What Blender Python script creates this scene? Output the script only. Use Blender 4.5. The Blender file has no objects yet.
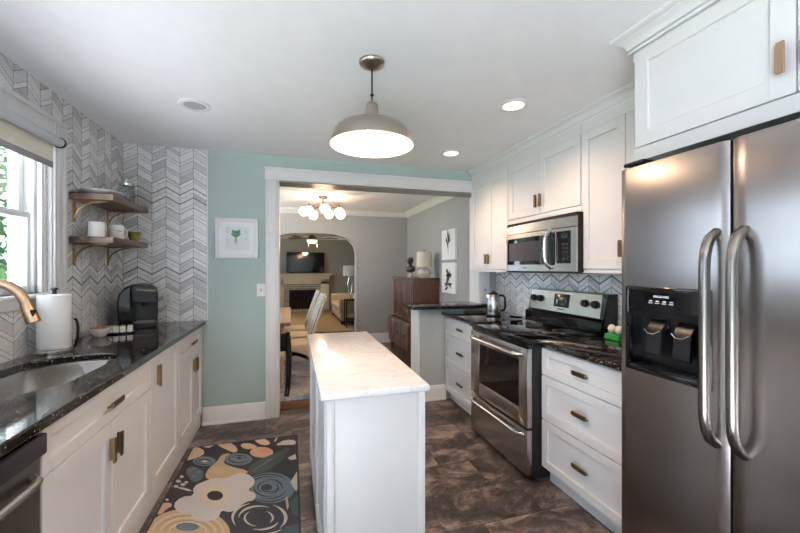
import bpy, bmesh, math, random
from mathutils import Vector, Matrix
random.seed(7)
C = bpy.context.scene.collection
SC = bpy.context.scene
PI = math.pi

# ------------------------------------------------------------------ camera
cam_d = bpy.data.cameras.new('camera')
cam_d.sensor_width = 36.0
cam_d.lens = 367.0 / 800.0 * 36.0
cam_d.shift_y = 1.5 / 800.0
cam_d.clip_start = 0.02
cam = bpy.data.objects.new('camera', cam_d)
cam.location = (0, 0, 1.386)
cam.rotation_euler = (math.radians(90), 0, math.radians(-16.4))
C.objects.link(cam)
SC.camera = cam

# ------------------------------------------------------------------ world, lights, exposure
SC.view_settings.view_transform = 'Standard'
SC.view_settings.look = 'None'
SC.view_settings.gamma = 1.0
SC.view_settings.use_curve_mapping = False
SC.view_settings.exposure = 0.62
SC.cycles.max_bounces = 8
SC.cycles.diffuse_bounces = 5
SC.cycles.glossy_bounces = 4
SC.cycles.transmission_bounces = 8
SC.cycles.sample_clamp_indirect = 6.0
SC.cycles.caustics_reflective = False
SC.cycles.caustics_refractive = False
world = bpy.data.worlds.new('sky')
world.use_nodes = True
SC.world = world
wbg = world.node_tree.nodes['Background']
wbg.inputs[0].default_value = (0.66, 0.83, 1.0, 1)
wbg.inputs[1].default_value = 4.5

def area_light(name, loc, rot, sx, sy, power, color):
    d = bpy.data.lights.new(name, 'AREA')
    d.shape = 'RECTANGLE'; d.size = sx; d.size_y = sy
    d.energy = power; d.color = color
    o = bpy.data.objects.new(name, d)
    o.location = loc; o.rotation_euler = rot
    C.objects.link(o)
    return o

def lamp_light(name, loc, power, color, radius=0.05, kind='POINT', spot=2.4):
    d = bpy.data.lights.new(name, kind)
    d.energy = power; d.color = color; d.shadow_soft_size = radius
    if kind == 'SPOT':
        d.spot_size = spot; d.spot_blend = 0.8
    o = bpy.data.objects.new(name, d)
    o.location = loc
    C.objects.link(o)
    return o

sun_d = bpy.data.lights.new('sun', 'SUN')
sun_d.energy = 96; sun_d.color = (0.92, 0.95, 1.05); sun_d.angle = 0.01
sun_o = bpy.data.objects.new('sun', sun_d)
sun_o.rotation_euler = Vector((0.60, 0.08, -0.76)).to_track_quat('-Z', 'Y').to_euler()
C.objects.link(sun_o)
DAY = (0.80, 0.90, 1.0)
WARM = (1.0, 0.68, 0.44)
# daylight through the sink window, an unseen opening added behind the camera, and the far rooms' windows
def portal(name, loc, rot, sx, sy):
    o = area_light(name, loc, rot, sx, sy, 1.0, (1, 1, 1)); o.data.cycles.is_portal = True
    return o
portal('sky_portal_sink_window', (-1.60, 1.73, 1.69), (0, math.radians(-90), 0), 0.9, 1.78)
portal('sky_portal_added_opening', (-1.60, -1.7, 1.10), (0, math.radians(-90), 0), 2.1, 2.2)
portal('sky_portal_dining_window', (-1.68, 5.3, 1.5), (0, math.radians(-90), 0), 1.5, 1.8)
portal('sky_portal_living_window', (-1.68, 9.6, 1.5), (0, math.radians(-90), 0), 1.4, 2.0)

# ------------------------------------------------------------------ material helpers
def srgb(r, g, b):
    f = lambda c: (c/255/12.92 if c/255 <= 0.04045 else ((c/255+0.055)/1.055)**2.4)
    return (f(r), f(g), f(b), 1.0)

class NT:
    def __init__(s, name):
        s.m = bpy.data.materials.new(name); s.m.use_nodes = True
        s.t = s.m.node_tree; s.n = s.t.nodes
        s.b = s.n['Principled BSDF']
    def node(s, typ, **kw):
        n = s.n.new(typ)
        for k, v in kw.items(): setattr(n, k, v)
        return n
    def link(s, a, b): s.t.links.new(a, b)
    def math(s, op, a, b=None, c=None):
        n = s.n.new('ShaderNodeMath'); n.operation = op
        for i, v in enumerate((a, b, c)):
            if v is None: continue
            if isinstance(v, (int, float)): n.inputs[i].default_value = v
            else: s.link(v, n.inputs[i])
        return n.outputs[0]
    def pos(s):
        return s.node('ShaderNodeNewGeometry').outputs['Position']
    def sep(s, v=None):
        n = s.node('ShaderNodeSeparateXYZ'); s.link(v if v is not None else s.pos(), n.inputs[0]); return n.outputs
    def comb(s, x=0.0, y=0.0, z=0.0):
        n = s.node('ShaderNodeCombineXYZ')
        for i, v in enumerate((x, y, z)):
            if isinstance(v, (int, float)): n.inputs[i].default_value = v
            else: s.link(v, n.inputs[i])
        return n.outputs[0]
    def scaled(s, sx, sy, sz, vec=None):
        n = s.node('ShaderNodeMapping'); n.inputs['Scale'].default_value = (sx, sy, sz)
        s.link(vec if vec is not None else s.pos(), n.inputs[0]); return n.outputs[0]
    def noise(s, vec, scale=5, detail=4, rough=0.55, dist=0.0):
        n = s.node('ShaderNodeTexNoise'); n.inputs['Scale'].default_value = scale
        n.inputs['Detail'].default_value = detail; n.inputs['Roughness'].default_value = rough
        n.inputs['Distortion'].default_value = dist
        s.link(vec, n.inputs['Vector']); return n.outputs['Fac']
    def white(s, vec):
        n = s.node('ShaderNodeTexWhiteNoise'); n.noise_dimensions = '3D'
        s.link(vec, n.inputs['Vector']); return n.outputs['Value']
    def ramp(s, fac, stops, interp='LINEAR'):
        n = s.node('ShaderNodeValToRGB'); cr = n.color_ramp; cr.interpolation = interp
        while len(cr.elements) < len(stops): cr.elements.new(0.5)
        for e, (p, col) in zip(cr.elements, stops):
            e.position = p; e.color = col
        s.link(fac, n.inputs[0]); return n.outputs[0]
    def mix(s, fac, a, b, blend='MIX'):
        n = s.node('ShaderNodeMix'); n.data_type = 'RGBA'; n.blend_type = blend
        for sock, v in ((n.inputs[0], fac), (n.inputs[6], a), (n.inputs[7], b)):
            if isinstance(v, (int, float)): sock.default_value = v
            elif isinstance(v, tuple): sock.default_value = v
            else: s.link(v, sock)
        return n.outputs[2]
    def color(s, c):
        if isinstance(c, tuple): s.b.inputs['Base Color'].default_value = c
        else: s.link(c, s.b.inputs['Base Color'])
    def rough(s, r):
        if isinstance(r, (int, float)): s.b.inputs['Roughness'].default_value = r
        else: s.link(r, s.b.inputs['Roughness'])
    def bump(s, h, strength=0.2, dist=0.01):
        n = s.node('ShaderNodeBump'); n.inputs['Strength'].default_value = strength
        n.inputs['Distance'].default_value = dist
        s.link(h, n.inputs['Height']); s.link(n.outputs[0], s.b.inputs['Normal'])
    def remap(s, v, a, b, c, d):
        n = s.node('ShaderNodeMapRange')
        for i, x in enumerate((a, b, c, d)): n.inputs[i+1].default_value = x
        s.link(v, n.inputs[0]); return n.outputs[0]

M = {}
def plain(name, rgb, rough=0.5, metal=0.0, var=0.06, scale=9.0, spec=0.5, coat=0.0):
    t = NT(name); c = srgb(*rgb)
    k = t.noise(t.pos(), scale, 3)
    lo = tuple(max(0, v*(1-var)) for v in c[:3]) + (1,)
    hi = tuple(min(1, v*(1+var)) for v in c[:3]) + (1,)
    t.color(t.ramp(k, [(0.3, lo), (0.7, hi)]))
    t.rough(rough); t.b.inputs['Metallic'].default_value = metal
    t.b.inputs['Specular IOR Level'].default_value = spec
    t.b.inputs['Coat Weight'].default_value = coat
    M[name] = t.m; return t

def glow(name, rgb, strength):
    t = NT(name); t.color((0.9, 0.9, 0.9, 1) if strength > 0.5 else (0.05, 0.05, 0.05, 1))
    t.b.inputs['Emission Color'].default_value = srgb(*rgb)
    t.b.inputs['Emission Strength'].default_value = strength
    M[name] = t.m

plain('white_paint', (220, 218, 218), 0.35, var=0.015)
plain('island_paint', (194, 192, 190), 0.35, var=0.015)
plain('trim_paint', (228, 227, 227), 0.4, var=0.015)
plain('ceiling_paint', (246, 247, 249), 0.9, var=0.015, spec=0.2)
plain('teal_paint', (166, 182, 178), 0.75, var=0.02, spec=0.3)
plain('sage_paint', (172, 177, 174), 0.75, var=0.02, spec=0.3)
plain('greige_paint', (166, 166, 166), 0.8, var=0.02, spec=0.3)
plain('living_paint', (146, 149, 146), 0.85, var=0.02, spec=0.2)
plain('aged_bronze', (104, 88, 74), 0.4, 1.0)
plain('soffit_shade', (138, 132, 128), 0.3)  # weaker light under the opening's head put into a darker colour
plain('brass', (168, 140, 114), 0.32, 1.0, var=0.08)
plain('bronze_pull', (126, 102, 76), 0.38, 1.0, var=0.08)
plain('gold_bracket', (158, 130, 88), 0.3, 1.0, var=0.1)
plain('chrome', (214, 214, 214), 0.12, 1.0, var=0.03)
plain('nickel', (150, 142, 132), 0.28, 1.0, var=0.05)
plain('black_plastic', (11, 11, 13), 0.28, var=0.1, spec=0.3)
plain('black_matte', (12, 12, 13), 0.6, var=0.1, spec=0.3)
plain('black_gloss', (8, 8, 10), 0.06, var=0.1)
plain('charcoal', (58, 54, 60), 0.4, 0.6, var=0.08)
plain('ceramic', (236, 234, 230), 0.18, var=0.02)
plain('paper', (240, 240, 240), 0.9, var=0.02)
plain('print_paper', (226, 230, 230), 0.8, var=0.02)
plain('ink_grey', (150, 150, 152), 0.8)
plain('ink_dark', (70, 66, 66), 0.8)
plain('leaf_green', (92, 152, 114), 0.7, var=0.25, scale=60)
plain('root_tan', (186, 170, 140), 0.8)
plain('shade_cloth', (226, 220, 205), 0.9, var=0.03, scale=60)
plain('shade_hem', (150, 150, 152), 0.7)
plain('roller_grey', (192, 195, 200), 0.45)
plain('olive_glass', (120, 118, 52), 0.2, var=0.3, scale=60)
plain('brown_glass', (122, 80, 60), 0.25)
plain('nut_brown', (120, 86, 58), 0.7, var=0.4, scale=120)
plain('egg_shell', (228, 216, 196), 0.55)
plain('carton_green', (52, 140, 62), 0.4)
plain('linen', (216, 208, 190), 0.9, var=0.05, scale=80)
plain('sofa_beige', (182, 166, 140), 0.9, var=0.08, scale=40)
plain('bone', (205, 198, 186), 0.5, var=0.1, scale=30)
plain('bust_metal', (92, 80, 76), 0.35, 0.7, var=0.3, scale=30)
plain('chair_tan', (208, 184, 150), 0.6, var=0.08, scale=30)
plain('stripe_dark', (42, 46, 58), 0.8)
plain('stripe_white', (226, 224, 218), 0.8)
plain('mantel_paint', (196, 188, 168), 0.5, var=0.04)
plain('soot', (20, 19, 18), 0.8)
plain('jute_rug', (150, 126, 92), 0.95, var=0.2, scale=60)
plain('grass', (62, 84, 38), 0.95, var=0.3, scale=6)
plain('bounce_pale', (205, 202, 196), 0.9)
plain('foliage', (46, 74, 34), 0.8, var=0.5, scale=5)
plain('bark', (86, 70, 56), 0.9, var=0.2)
plain('lime_glass', (24, 24, 24), 0.03)
for nm, rgb in dict(sand=(196,170,140), cream=(196,184,168), peach=(196,156,132), rose=(198,138,118), leaf=(74,84,78),
                    steelblue=(108,118,124), tan=(184,158,124), dark=(60,58,60), slate=(92,104,106), ochre=(172,136,88),
                    petal=(196,188,182), ivory=(208,188,160)).items():
    plain('rug_'+nm, rgb, 0.95, var=0.10, scale=160, spec=0.1)
glow('lamp_warm', (255, 226, 190), 2.2)
glow('lamp_bulb', (255, 222, 190), 2.4)
glow('globe_glow', (255, 230, 200), 0.8)
glow('fan_glow', (255, 214, 160), 1.4)
glow('display_amber', (230, 180, 60), 0.25)
plain('glass_off', (176, 176, 178), 0.25, var=0.02)

def mk_chevron(name, axis, off, flip):
    t = NT(name); s = t.sep(); a = s[axis]; z = s[2]
    w, k, h = 0.105, 0.60, 0.046
    p = t.math('ADD', t.math('DIVIDE', a, w), off)
    col = t.math('FLOOR', p); fr = t.math('FRACT', p)
    tri = t.math('PINGPONG', p, 1.0)
    zz = t.math('ADD', z, t.math('MULTIPLY', tri, k*w*(-1 if flip else 1)))
    q0 = t.math('DIVIDE', zz, h)
    q = t.math('ADD', q0, t.math('MULTIPLY', t.math('SINE', t.math('MULTIPLY', q0, PI*0.93)), 0.24))
    row = t.math('FLOOR', q); fq = t.math('FRACT', q)
    rnd = t.white(t.comb(col, row, 3.0))
    base = t.ramp(rnd, [(0.0, srgb(194,192,194)), (0.25, srgb(224,223,223)), (0.45, srgb(242,241,240)), (1.0, srgb(250,249,248))])
    vein = t.noise(t.scaled(9, 9, 26), 3.0, 6, 0.6, 1.2)
    vc = t.ramp(vein, [(0.36, srgb(222,222,224)), (0.5, srgb(255,255,255)), (0.62, srgb(236,236,238))])
    body = t.mix(1.0, base, vc, 'MULTIPLY')
    g1 = t.math('LESS_THAN', t.math('MINIMUM', fq, t.math('SUBTRACT', 1.0, fq)), 0.046)
    g2 = t.math('LESS_THAN', t.math('MINIMUM', fr, t.math('SUBTRACT', 1.0, fr)), 0.014)
    g = t.math('MAXIMUM', g1, g2)
    t.color(t.mix(g, body, srgb(104,103,106)))
    t.rough(0.32)
    M[name] = t.m
mk_chevron('chevron_left', 1, 0.72, False)
mk_chevron('chevron_back', 0, 12.0+0.88, True)
mk_chevron('chevron_right', 1, 0.3, False)

def mk_granite():
    t = NT('granite'); P_ = t.pos()
    v = t.node('ShaderNodeTexVoronoi'); v.inputs['Scale'].default_value = 90
    t.link(P_, v.inputs['Vector'])
    n = t.noise(P_, 45, 6, 0.75)
    fac = t.math('MULTIPLY', t.math('SUBTRACT', 1.0, v.outputs['Distance']), n)
    c = t.ramp(fac, [(0.30, srgb(14,13,14)), (0.355, srgb(38,33,30)), (0.41, srgb(104,84,68)), (0.48, srgb(172,156,142))])
    t.color(c); t.rough(0.06)
    t.b.inputs['Specular IOR Level'].default_value = 0.55
    M['granite'] = t.m
mk_granite()

def mk_quartz():
    t = NT('quartz'); P_ = t.pos()
    n = t.noise(P_, 2.6, 8, 0.65, 1.6)
    t.color(t.ramp(n, [(0.30, srgb(206,204,203)), (0.47, srgb(216,214,213)), (0.50, srgb(204,202,202)), (0.54, srgb(217,215,214)), (0.9, srgb(212,210,209))]))
    t.rough(0.16); M['quartz'] = t.m
mk_quartz()

def mk_slate():
    t = NT('slate_tile'); s = t.sep()
    W, H = 0.61, 0.305
    yr = t.math('DIVIDE', t.math('ADD', s[1], 0.05), H); row = t.math('FLOOR', yr); fy = t.math('FRACT', yr)
    xo = t.math('ADD', t.math('DIVIDE', s[0], W), t.math('MULTIPLY', t.math('MODULO', t.math('ADD', row, 20.0), 3.0), 0.37))
    col = t.math('FLOOR', xo); fx = t.math('FRACT', xo)
    cell = t.comb(t.math('MULTIPLY', col, 7.31), t.math('MULTIPLY', row, 3.77), 0.0)
    va = t.node('ShaderNodeVectorMath'); va.operation = 'ADD'
    t.link(t.pos(), va.inputs[0]); t.link(cell, va.inputs[1])
    n1 = t.noise(t.scaled(1.0, 1.5, 1, va.outputs[0]), 3.0, 12, 0.76, 0.6)
    n2 = t.noise(va.outputs[0], 16, 6, 0.7)
    tint = t.white(cell)
    f = t.math('ADD', t.math('ADD', t.math('MULTIPLY', t.math('ADD', t.math('MULTIPLY', t.math('SUBTRACT', n1, 0.5), 1.55), 0.48), 0.92), t.math('MULTIPLY', n2, 0.30)), t.math('MULTIPLY', t.math('SUBTRACT', tint, 0.5), 0.10))
    c = t.ramp(f, [(0.42, srgb(36,31,30)), (0.54, srgb(56,48,45)), (0.60, srgb(82,69,63)), (0.66, srgb(108,91,82)), (0.78, srgb(146,128,117))])
    gx = t.math('LESS_THAN', t.math('MINIMUM', fx, t.math('SUBTRACT', 1.0, fx)), 0.0048)
    gy = t.math('LESS_THAN', t.math('MINIMUM', fy, t.math('SUBTRACT', 1.0, fy)), 0.0095)
    g = t.math('MAXIMUM', gx, gy)
    t.color(t.mix(g, c, srgb(44,38,34)))
    t.rough(t.remap(n2, 0.3, 0.7, 0.30, 0.55))
    t.bump(t.math('SUBTRACT', t.math('ADD', n2, t.math('MULTIPLY', n1, 1.5)), t.math('MULTIPLY', g, 1.0)), 0.25, 0.01)
    M['slate_tile'] = t.m
mk_slate()

def mk_steel(name, rgb, along, rough=0.27):
    t = NT(name); sc = [420, 420, 420]; sc[along] = 3.0
    n = t.noise(t.scaled(*sc), 1.0, 3)
    c = srgb(*rgb)
    t.color(t.ramp(n, [(0.3, tuple(v*0.975 for v in c[:3])+(1,)), (0.7, tuple(min(1, v*1.02) for v in c[:3])+(1,))]))
    t.rough(rough)
    t.b.inputs['Anisotropic'].default_value = 0.7
    tg = t.node('ShaderNodeTangent'); tg.direction_type = 'RADIAL'; tg.axis = 'Z'; t.link(tg.outputs[0], t.b.inputs['Tangent'])
    t.b.inputs['Metallic'].default_value = 1.0
    M[name] = t.m
mk_steel('steel', (186, 182, 178), 1)
mk_steel('steel_dark', (120, 116, 112), 1, 0.3)
mk_steel('steel_fridge', (150, 144, 141), 1, 0.25)
mk_steel('steel_handle', (112, 108, 104), 2, 0.26)
mk_steel('sink_steel', (200, 196, 190), 1, 0.22)
M['sink_steel'].node_tree.nodes['Principled BSDF'].inputs['Anisotropic'].default_value = 0.0

def mk_wood(name, dark, light, along, scale=1.0, rough=0.45):
    t = NT(name); sc = [26*scale, 26*scale, 26*scale]; sc[along] = 1.6*scale
    n = t.noise(t.scaled(*sc), 1.0, 6, 0.65, 0.7)
    n2 = t.noise(t.pos(), 2.3, 3)
    f = t.math('ADD', t.math('MULTIPLY', n, 0.75), t.math('MULTIPLY', n2, 0.25))
    t.color(t.ramp(f, [(0.36, srgb(*dark)), (0.62, srgb(*light))]))
    t.rough(rough); t.bump(n, 0.08, 0.004)
    M[name] = t.m
mk_wood('walnut', (56, 43, 37), (108, 86, 72), 1, 1.2)
mk_wood('chest_wood', (58, 38, 30), (116, 78, 58), 1, 1.0)
mk_wood('chest_wood_dark', (54, 36, 30), (118, 80, 64), 2, 1.0)
mk_wood('table_wood', (116, 86, 66), (176, 140, 112), 0, 1.0, 0.5)
mk_wood('oak_floor', (60, 36, 22), (120, 76, 46), 0, 0.6, 0.3)
mk_wood('fan_blade', (16, 13, 12), (30, 25, 22), 0, 1.0)

def mk_persian():
    t = NT('blue_rug'); P_ = t.pos()
    n = t.noise(P_, 9, 6, 0.7, 1.4); n2 = t.noise(P_, 3, 4, 0.6)
    t.color(t.ramp(t.math('ADD', t.math('MULTIPLY', n, 0.7), t.math('MULTIPLY', n2, 0.3)),
        [(0.36, srgb(78,88,104)), (0.46, srgb(132,140,152)), (0.53, srgb(188,176,162)), (0.62, srgb(150,130,116))]))
    t.rough(0.95); M['blue_rug'] = t.m
mk_persian()

def mk_brick():
    t = NT('white_brick'); b = t.node('ShaderNodeTexBrick')
    b.inputs['Scale'].default_value = 1.0
    b.inputs['Color1'].default_value = srgb(190,182,164); b.inputs['Color2'].default_value = srgb(160,150,134)
    b.inputs['Mortar'].default_value = srgb(84,78,70)
    b.inputs['Brick Width'].default_value = 0.09; b.inputs['Row Height'].default_value = 0.065; b.inputs['Mortar Size'].default_value = 0.008
    s = t.sep(); t.link(t.comb(s[0], s[2], 0.0), b.inputs['Vector'])
    t.color(b.outputs['Color']); t.rough(0.7); M['white_brick'] = t.m
mk_brick()

def mk_stripe():
    t = NT('stripe_cloth'); s = t.sep()
    f = t.math('FRACT', t.math('MULTIPLY', s[1], 1/0.105))
    t.color(t.mix(t.math('LESS_THAN', f, 0.50), srgb(222,220,214), srgb(34,38,50)))
    t.rough(0.9); M['stripe_cloth'] = t.m
mk_stripe()

def mk_glass(name, tint=(1, 1, 1, 1), mixf=0.07):
    t = NT(name); out = t.n['Material Output']
    tr = t.node('ShaderNodeBsdfTransparent'); tr.inputs[0].default_value = tint
    gl = t.node('ShaderNodeBsdfGlossy'); gl.inputs['Roughness'].default_value = 0.02
    lw = t.node('ShaderNodeLayerWeight'); lw.inputs[0].default_value = 0.5
    fac = t.math('ADD', 0.04, t.math('MULTIPLY', t.math('POWER', lw.outputs['Facing'], 4.0), 0.5))
    mx = t.node('ShaderNodeMixShader')
    t.link(fac, mx.inputs[0]); t.link(tr.outputs[0], mx.inputs[1]); t.link(gl.outputs[0], mx.inputs[2])
    t.link(mx.outputs[0], out.inputs[0]); M[name] = t.m
mk_glass('window_glass')
mk_glass('jar_glass', (0.88, 0.9, 0.9, 1))
mk_glass('smoke_plastic', (0.10, 0.11, 0.13, 1))

# ------------------------------------------------------------------ mesh builder
ORG = {}
class MB:
    def __init__(s):
        s.bm = bmesh.new(); s.mats = []
    def mi(s, m):
        if m not in s.mats: s.mats.append(m)
        return s.mats.index(m)
    def absorb(s, b2, m):
        i = s.mi(m); vm = {}
        for v in b2.verts: vm[v] = s.bm.verts.new(v.co)
        for f in b2.faces:
            try:
                nf = s.bm.faces.new([vm[v] for v in f.verts]); nf.material_index = i
            except ValueError: pass
        b2.free(); return s
    def box(s, x0, x1, y0, y1, z0, z1, m, bev=0.0, seg=2):
        b = bmesh.new(); bmesh.ops.create_cube(b, size=1)
        for v in b.verts:
            v.co = Vector(((x0+x1)/2+v.co.x*(x1-x0), (y0+y1)/2+v.co.y*(y1-y0), (z0+z1)/2+v.co.z*(z1-z0)))
        if bev > 0:
            bmesh.ops.bevel(b, geom=list(b.edges), offset=bev, segments=seg, profile=0.5, affect='EDGES')
        return s.absorb(b, m)
    def obox(s, c, size, rot, m, bev=0.0):
        b = bmesh.new(); bmesh.ops.create_cube(b, size=1)
        for v in b.verts: v.co = Vector((v.co.x*size[0], v.co.y*size[1], v.co.z*size[2]))
        if bev > 0: bmesh.ops.bevel(b, geom=list(b.edges), offset=bev, segments=2, profile=0.5, affect='EDGES')
        bmesh.ops.transform(b, matrix=Matrix.Translation(c) @ rot.to_4x4(), verts=b.verts)
        return s.absorb(b, m)
    def lathe(s, c, prof, m, n=32, axis='z'):
        b = bmesh.new(); rings = []
        for r, z in prof:
            ring = []
            for k in range(1 if r < 1e-6 else n):
                a = 2*PI*k/n; p = (r*math.cos(a), r*math.sin(a), z)
                if axis == 'x': p = (p[2], p[0], p[1])
                if axis == 'y': p = (p[1], p[2], p[0])
                ring.append(b.verts.new(Vector(c)+Vector(p)))
            rings.append(ring)
        for r0, r1 in zip(rings, rings[1:]):
            for k in range(n):
                k2 = (k+1) % n
                vs = [r0[k % len(r0)], r0[k2 % len(r0)], r1[k2 % len(r1)], r1[k % len(r1)]]
                u = []
                for v in vs:
                    if v not in u: u.append(v)
                if len(u) > 2: b.faces.new(u)
        return s.absorb(b, m)
    def tube(s, pts, r, m, n=12, cap=True, flat=1.0):
        pts = [Vector(p) for p in pts]; L = len(pts)
        rs = r if isinstance(r, (list, tuple)) else [r]*L
        b = bmesh.new(); rings = []; ref = None
        for i, p in enumerate(pts):
            t = ((pts[min(i+1, L-1)]-pts[max(i-1, 0)])).normalized()
            if ref is None:
                ref = t.cross(Vector((0, 0, 1)))
                if ref.length < 1e-3: ref = t.cross(Vector((0, 1, 0)))
            ref = (ref - t*ref.dot(t)).normalized(); q = t.cross(ref)
            rings.append([b.verts.new(p + (ref*math.cos(2*PI*k/n) + q*math.sin(2*PI*k/n)*flat)*rs[i]) for k in range(n)])
        for a, c in zip(rings, rings[1:]):
            for k in range(n): b.faces.new([a[k], a[(k+1) % n], c[(k+1) % n], c[k]])
        if cap:
            b.faces.new(rings[0][::-1]); b.faces.new(rings[-1])
        return s.absorb(b, m)
    def cyl(s, p0, p1, r, m, n=24, r1=None):
        return s.tube([p0, p1], [r, r if r1 is None else r1], m, n)
    def prism(s, poly, axis, a0, a1, m):
        # poly in the two remaining axes, in xyz order
        b = bmesh.new()
        def P(p, a):
            return {'x': (a, p[0], p[1]), 'y': (p[0], a, p[1]), 'z': (p[0], p[1], a)}[axis]
        v0 = [b.verts.new(P(p, a0)) for p in poly]; v1 = [b.verts.new(P(p, a1)) for p in poly]
        n = len(poly)
        f0 = b.faces.new(v0[::-1]); f1 = b.faces.new(v1)
        for k in range(n): b.faces.new([v0[k], v0[(k+1) % n], v1[(k+1) % n], v1[k]])
        bmesh.ops.triangulate(b, faces=[f for f in (f0, f1) if len(f.verts) > 4])
        return s.absorb(b, m)
    def sphere(s, c, r, m, sc=(1, 1, 1), n=20):
        b = bmesh.new(); bmesh.ops.create_uvsphere(b, u_segments=n, v_segments=max(8, n//2), radius=r)
        for v in b.verts: v.co = Vector((c[0]+v.co.x*sc[0], c[1]+v.co.y*sc[1], c[2]+v.co.z*sc[2]))
        return s.absorb(b, m)
    def face(s, pts, m):
        i = s.mi(m); f = s.bm.faces.new([s.bm.verts.new(p) for p in pts]); f.material_index = i
        return f
    def flat(s, pts, m, z):
        b = bmesh.new(); f = b.faces.new([b.verts.new((p[0], p[1], z)) for p in pts])
        bmesh.ops.triangulate(b, faces=[f], ngon_method='EAR_CLIP')
        bmesh.ops.recalc_face_normals(b, faces=b.faces)
        for ff in b.faces:
            if ff.normal.z < 0: ff.normal_flip()
        return s.absorb(b, m)
    def build(s, name, parent=None, angle=35, recalc=True, origin=None):
        if recalc: bmesh.ops.recalc_face_normals(s.bm, faces=s.bm.faces)
        if parent is not None: o_ = ORG[parent.name]
        elif origin is not None: o_ = Vector(origin)
        else:
            xs = [v.co for v in s.bm.verts]
            o_ = Vector(((min(p.x for p in xs)+max(p.x for p in xs))/2, (min(p.y for p in xs)+max(p.y for p in xs))/2, min(p.z for p in xs)))
        for v in s.bm.verts: v.co -= o_
        me = bpy.data.meshes.new(name); s.bm.to_mesh(me); s.bm.free()
        for m in s.mats: me.materials.append(M[m])
        for p in me.polygons: p.use_smooth = True
        me.set_sharp_from_angle(angle=math.radians(angle))
        o = bpy.data.objects.new(name, me); C.objects.link(o)
        if parent is not None: o.parent = parent
        else: o.location = o_
        ORG[o.name] = o_
        return o

def tag(o, label, cat, group=None):
    o['label'] = label; o['category'] = cat
    if group: o['group'] = group
    return o
def thing(name, label, cat, loc, group=None):
    o = bpy.data.objects.new(name, None); o.empty_display_size = 0.1
    o.location = loc; C.objects.link(o); ORG[o.name] = Vector(loc)
    return tag(o, label, cat, group)
def struct(name, mb, parent=None, **kw):
    o = mb.build(name, parent, **kw); o['kind'] = 'structure'; return o
def dup(root, delta, label, group=None):
    r = root.copy(); C.objects.link(r); r.location = Vector(root.location)+Vector(delta); r['label'] = label
    if group: r['group'] = group
    for ch in list(root.children):
        c = ch.copy(); C.objects.link(c); c.parent = r
        for g in list(ch.children):
            d = g.copy(); C.objects.link(d); d.parent = c
    return r
def text_on(parent, name, body, size, loc, rot, mat, depth=0.0006):
    cu = bpy.data.curves.new('lettering', 'FONT'); cu.body = body; cu.size = size
    cu.align_x = 'CENTER'; cu.align_y = 'CENTER'; cu.extrude = depth
    tmp = bpy.data.objects.new('lettering', cu); C.objects.link(tmp)
    dg = bpy.context.evaluated_depsgraph_get()
    me = bpy.data.meshes.new_from_object(tmp.evaluated_get(dg))
    bpy.data.objects.remove(tmp); bpy.data.curves.remove(cu)
    me.transform(Matrix.Translation(Vector(loc)-ORG[parent.name]) @ rot.to_4x4())
    me.materials.clear(); me.materials.append(M[mat]); me.name = name
    o = bpy.data.objects.new(name, me); C.objects.link(o); o.parent = parent
    ORG[o.name] = ORG[parent.name]; return o
FACE_NEG_X = Matrix(((0, 0, -1), (-1, 0, 0), (0, 1, 0)))   # lettering that reads when looking along +x
FACE_NEG_Y = Matrix(((1, 0, 0), (0, 0, -1), (0, 1, 0)))    # lettering that reads when looking along +y

def shaker(mb, xf, sg, a0, a1, z0, z1, m='white_paint', rail=0.062, th=0.02, rec=0.013, bev=0.0015):
    """framed flat panel door in a plane facing sg*x, front at xf"""
    def B(p0, p1, q0, q1, d0, d1, b=bev):
        xa, xb = sorted((xf-sg*d0, xf-sg*d1)); mb.box(xa, xb, p0, p1, q0, q1, m, b, 1)
    B(a0+rail-0.004, a1-rail+0.004, z0+rail-0.004, z1-rail+0.004, rec, th, 0)
    B(a0, a0+rail, z0, z1, 0, th); B(a1-rail, a1, z0, z1, 0, th)
    B(a0+rail, a1-rail, z0, z0+rail, 0, th); B(a0+rail, a1-rail, z1-rail, z1, 0, th)
    return mb
def pull(mb, xf, sg, a, z, vert=True, L=0.10, m='bronze_pull'):
    def B(p0, p1, q0, q1, d0, d1):
        xa, xb = sorted((xf+sg*d0, xf+sg*d1)); mb.box(xa, xb, p0, p1, q0, q1, m, 0.0012, 1)
    h = L/2
    if vert:
        B(a-0.013, a+0.008, z-h, z+h, 0.018, 0.027); B(a+0.004, a+0.013, z-h+0.006, z+h-0.006, 0.0, 0.024)
    else:
        B(a-h, a+h, z-0.008, z+0.013, 0.018, 0.027); B(a-h+0.006, a+h-0.006, z-0.013, z-0.004, 0.0, 0.024)
    return mb
# ------------------------------------------------------------------ the setting
LW, RW, YB, YD, CE = -1.356, 2.18, 3.60, 3.82, 2.43      # left wall, right wall, back wall (kitchen / dining face), ceiling
RD, YA, YL, DL = 2.10, 6.65, 12.55, -1.52                  # dining right wall, arch wall, living far wall, dining left wall
def slab(name, x0, x1, y0, y1, z0, z1, m):
    return struct(name, MB().box(x0, x1, y0, y1, z0, z1, m))
slab('floor', -1.52, 2.34, -0.4, YD-0.02, -0.10, 0.0, 'slate_tile')
slab('floor', -1.52, 2.34, -3.3, -0.4, -0.10, 0.0, 'trim_paint')  # unseen floor made pale to bounce daylight onto the ceiling
slab('floor', DL-0.14, 3.2, YD-0.02, YL+0.15, -0.10, 0.0, 'oak_floor')
slab('ceiling', -1.52, 2.34, -3.3, YB, CE, CE+0.1, 'ceiling_paint')
slab('ceiling', DL-0.14, 3.2, YD, YL+0.15, CE, CE+0.1, 'ceiling_paint')
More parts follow.
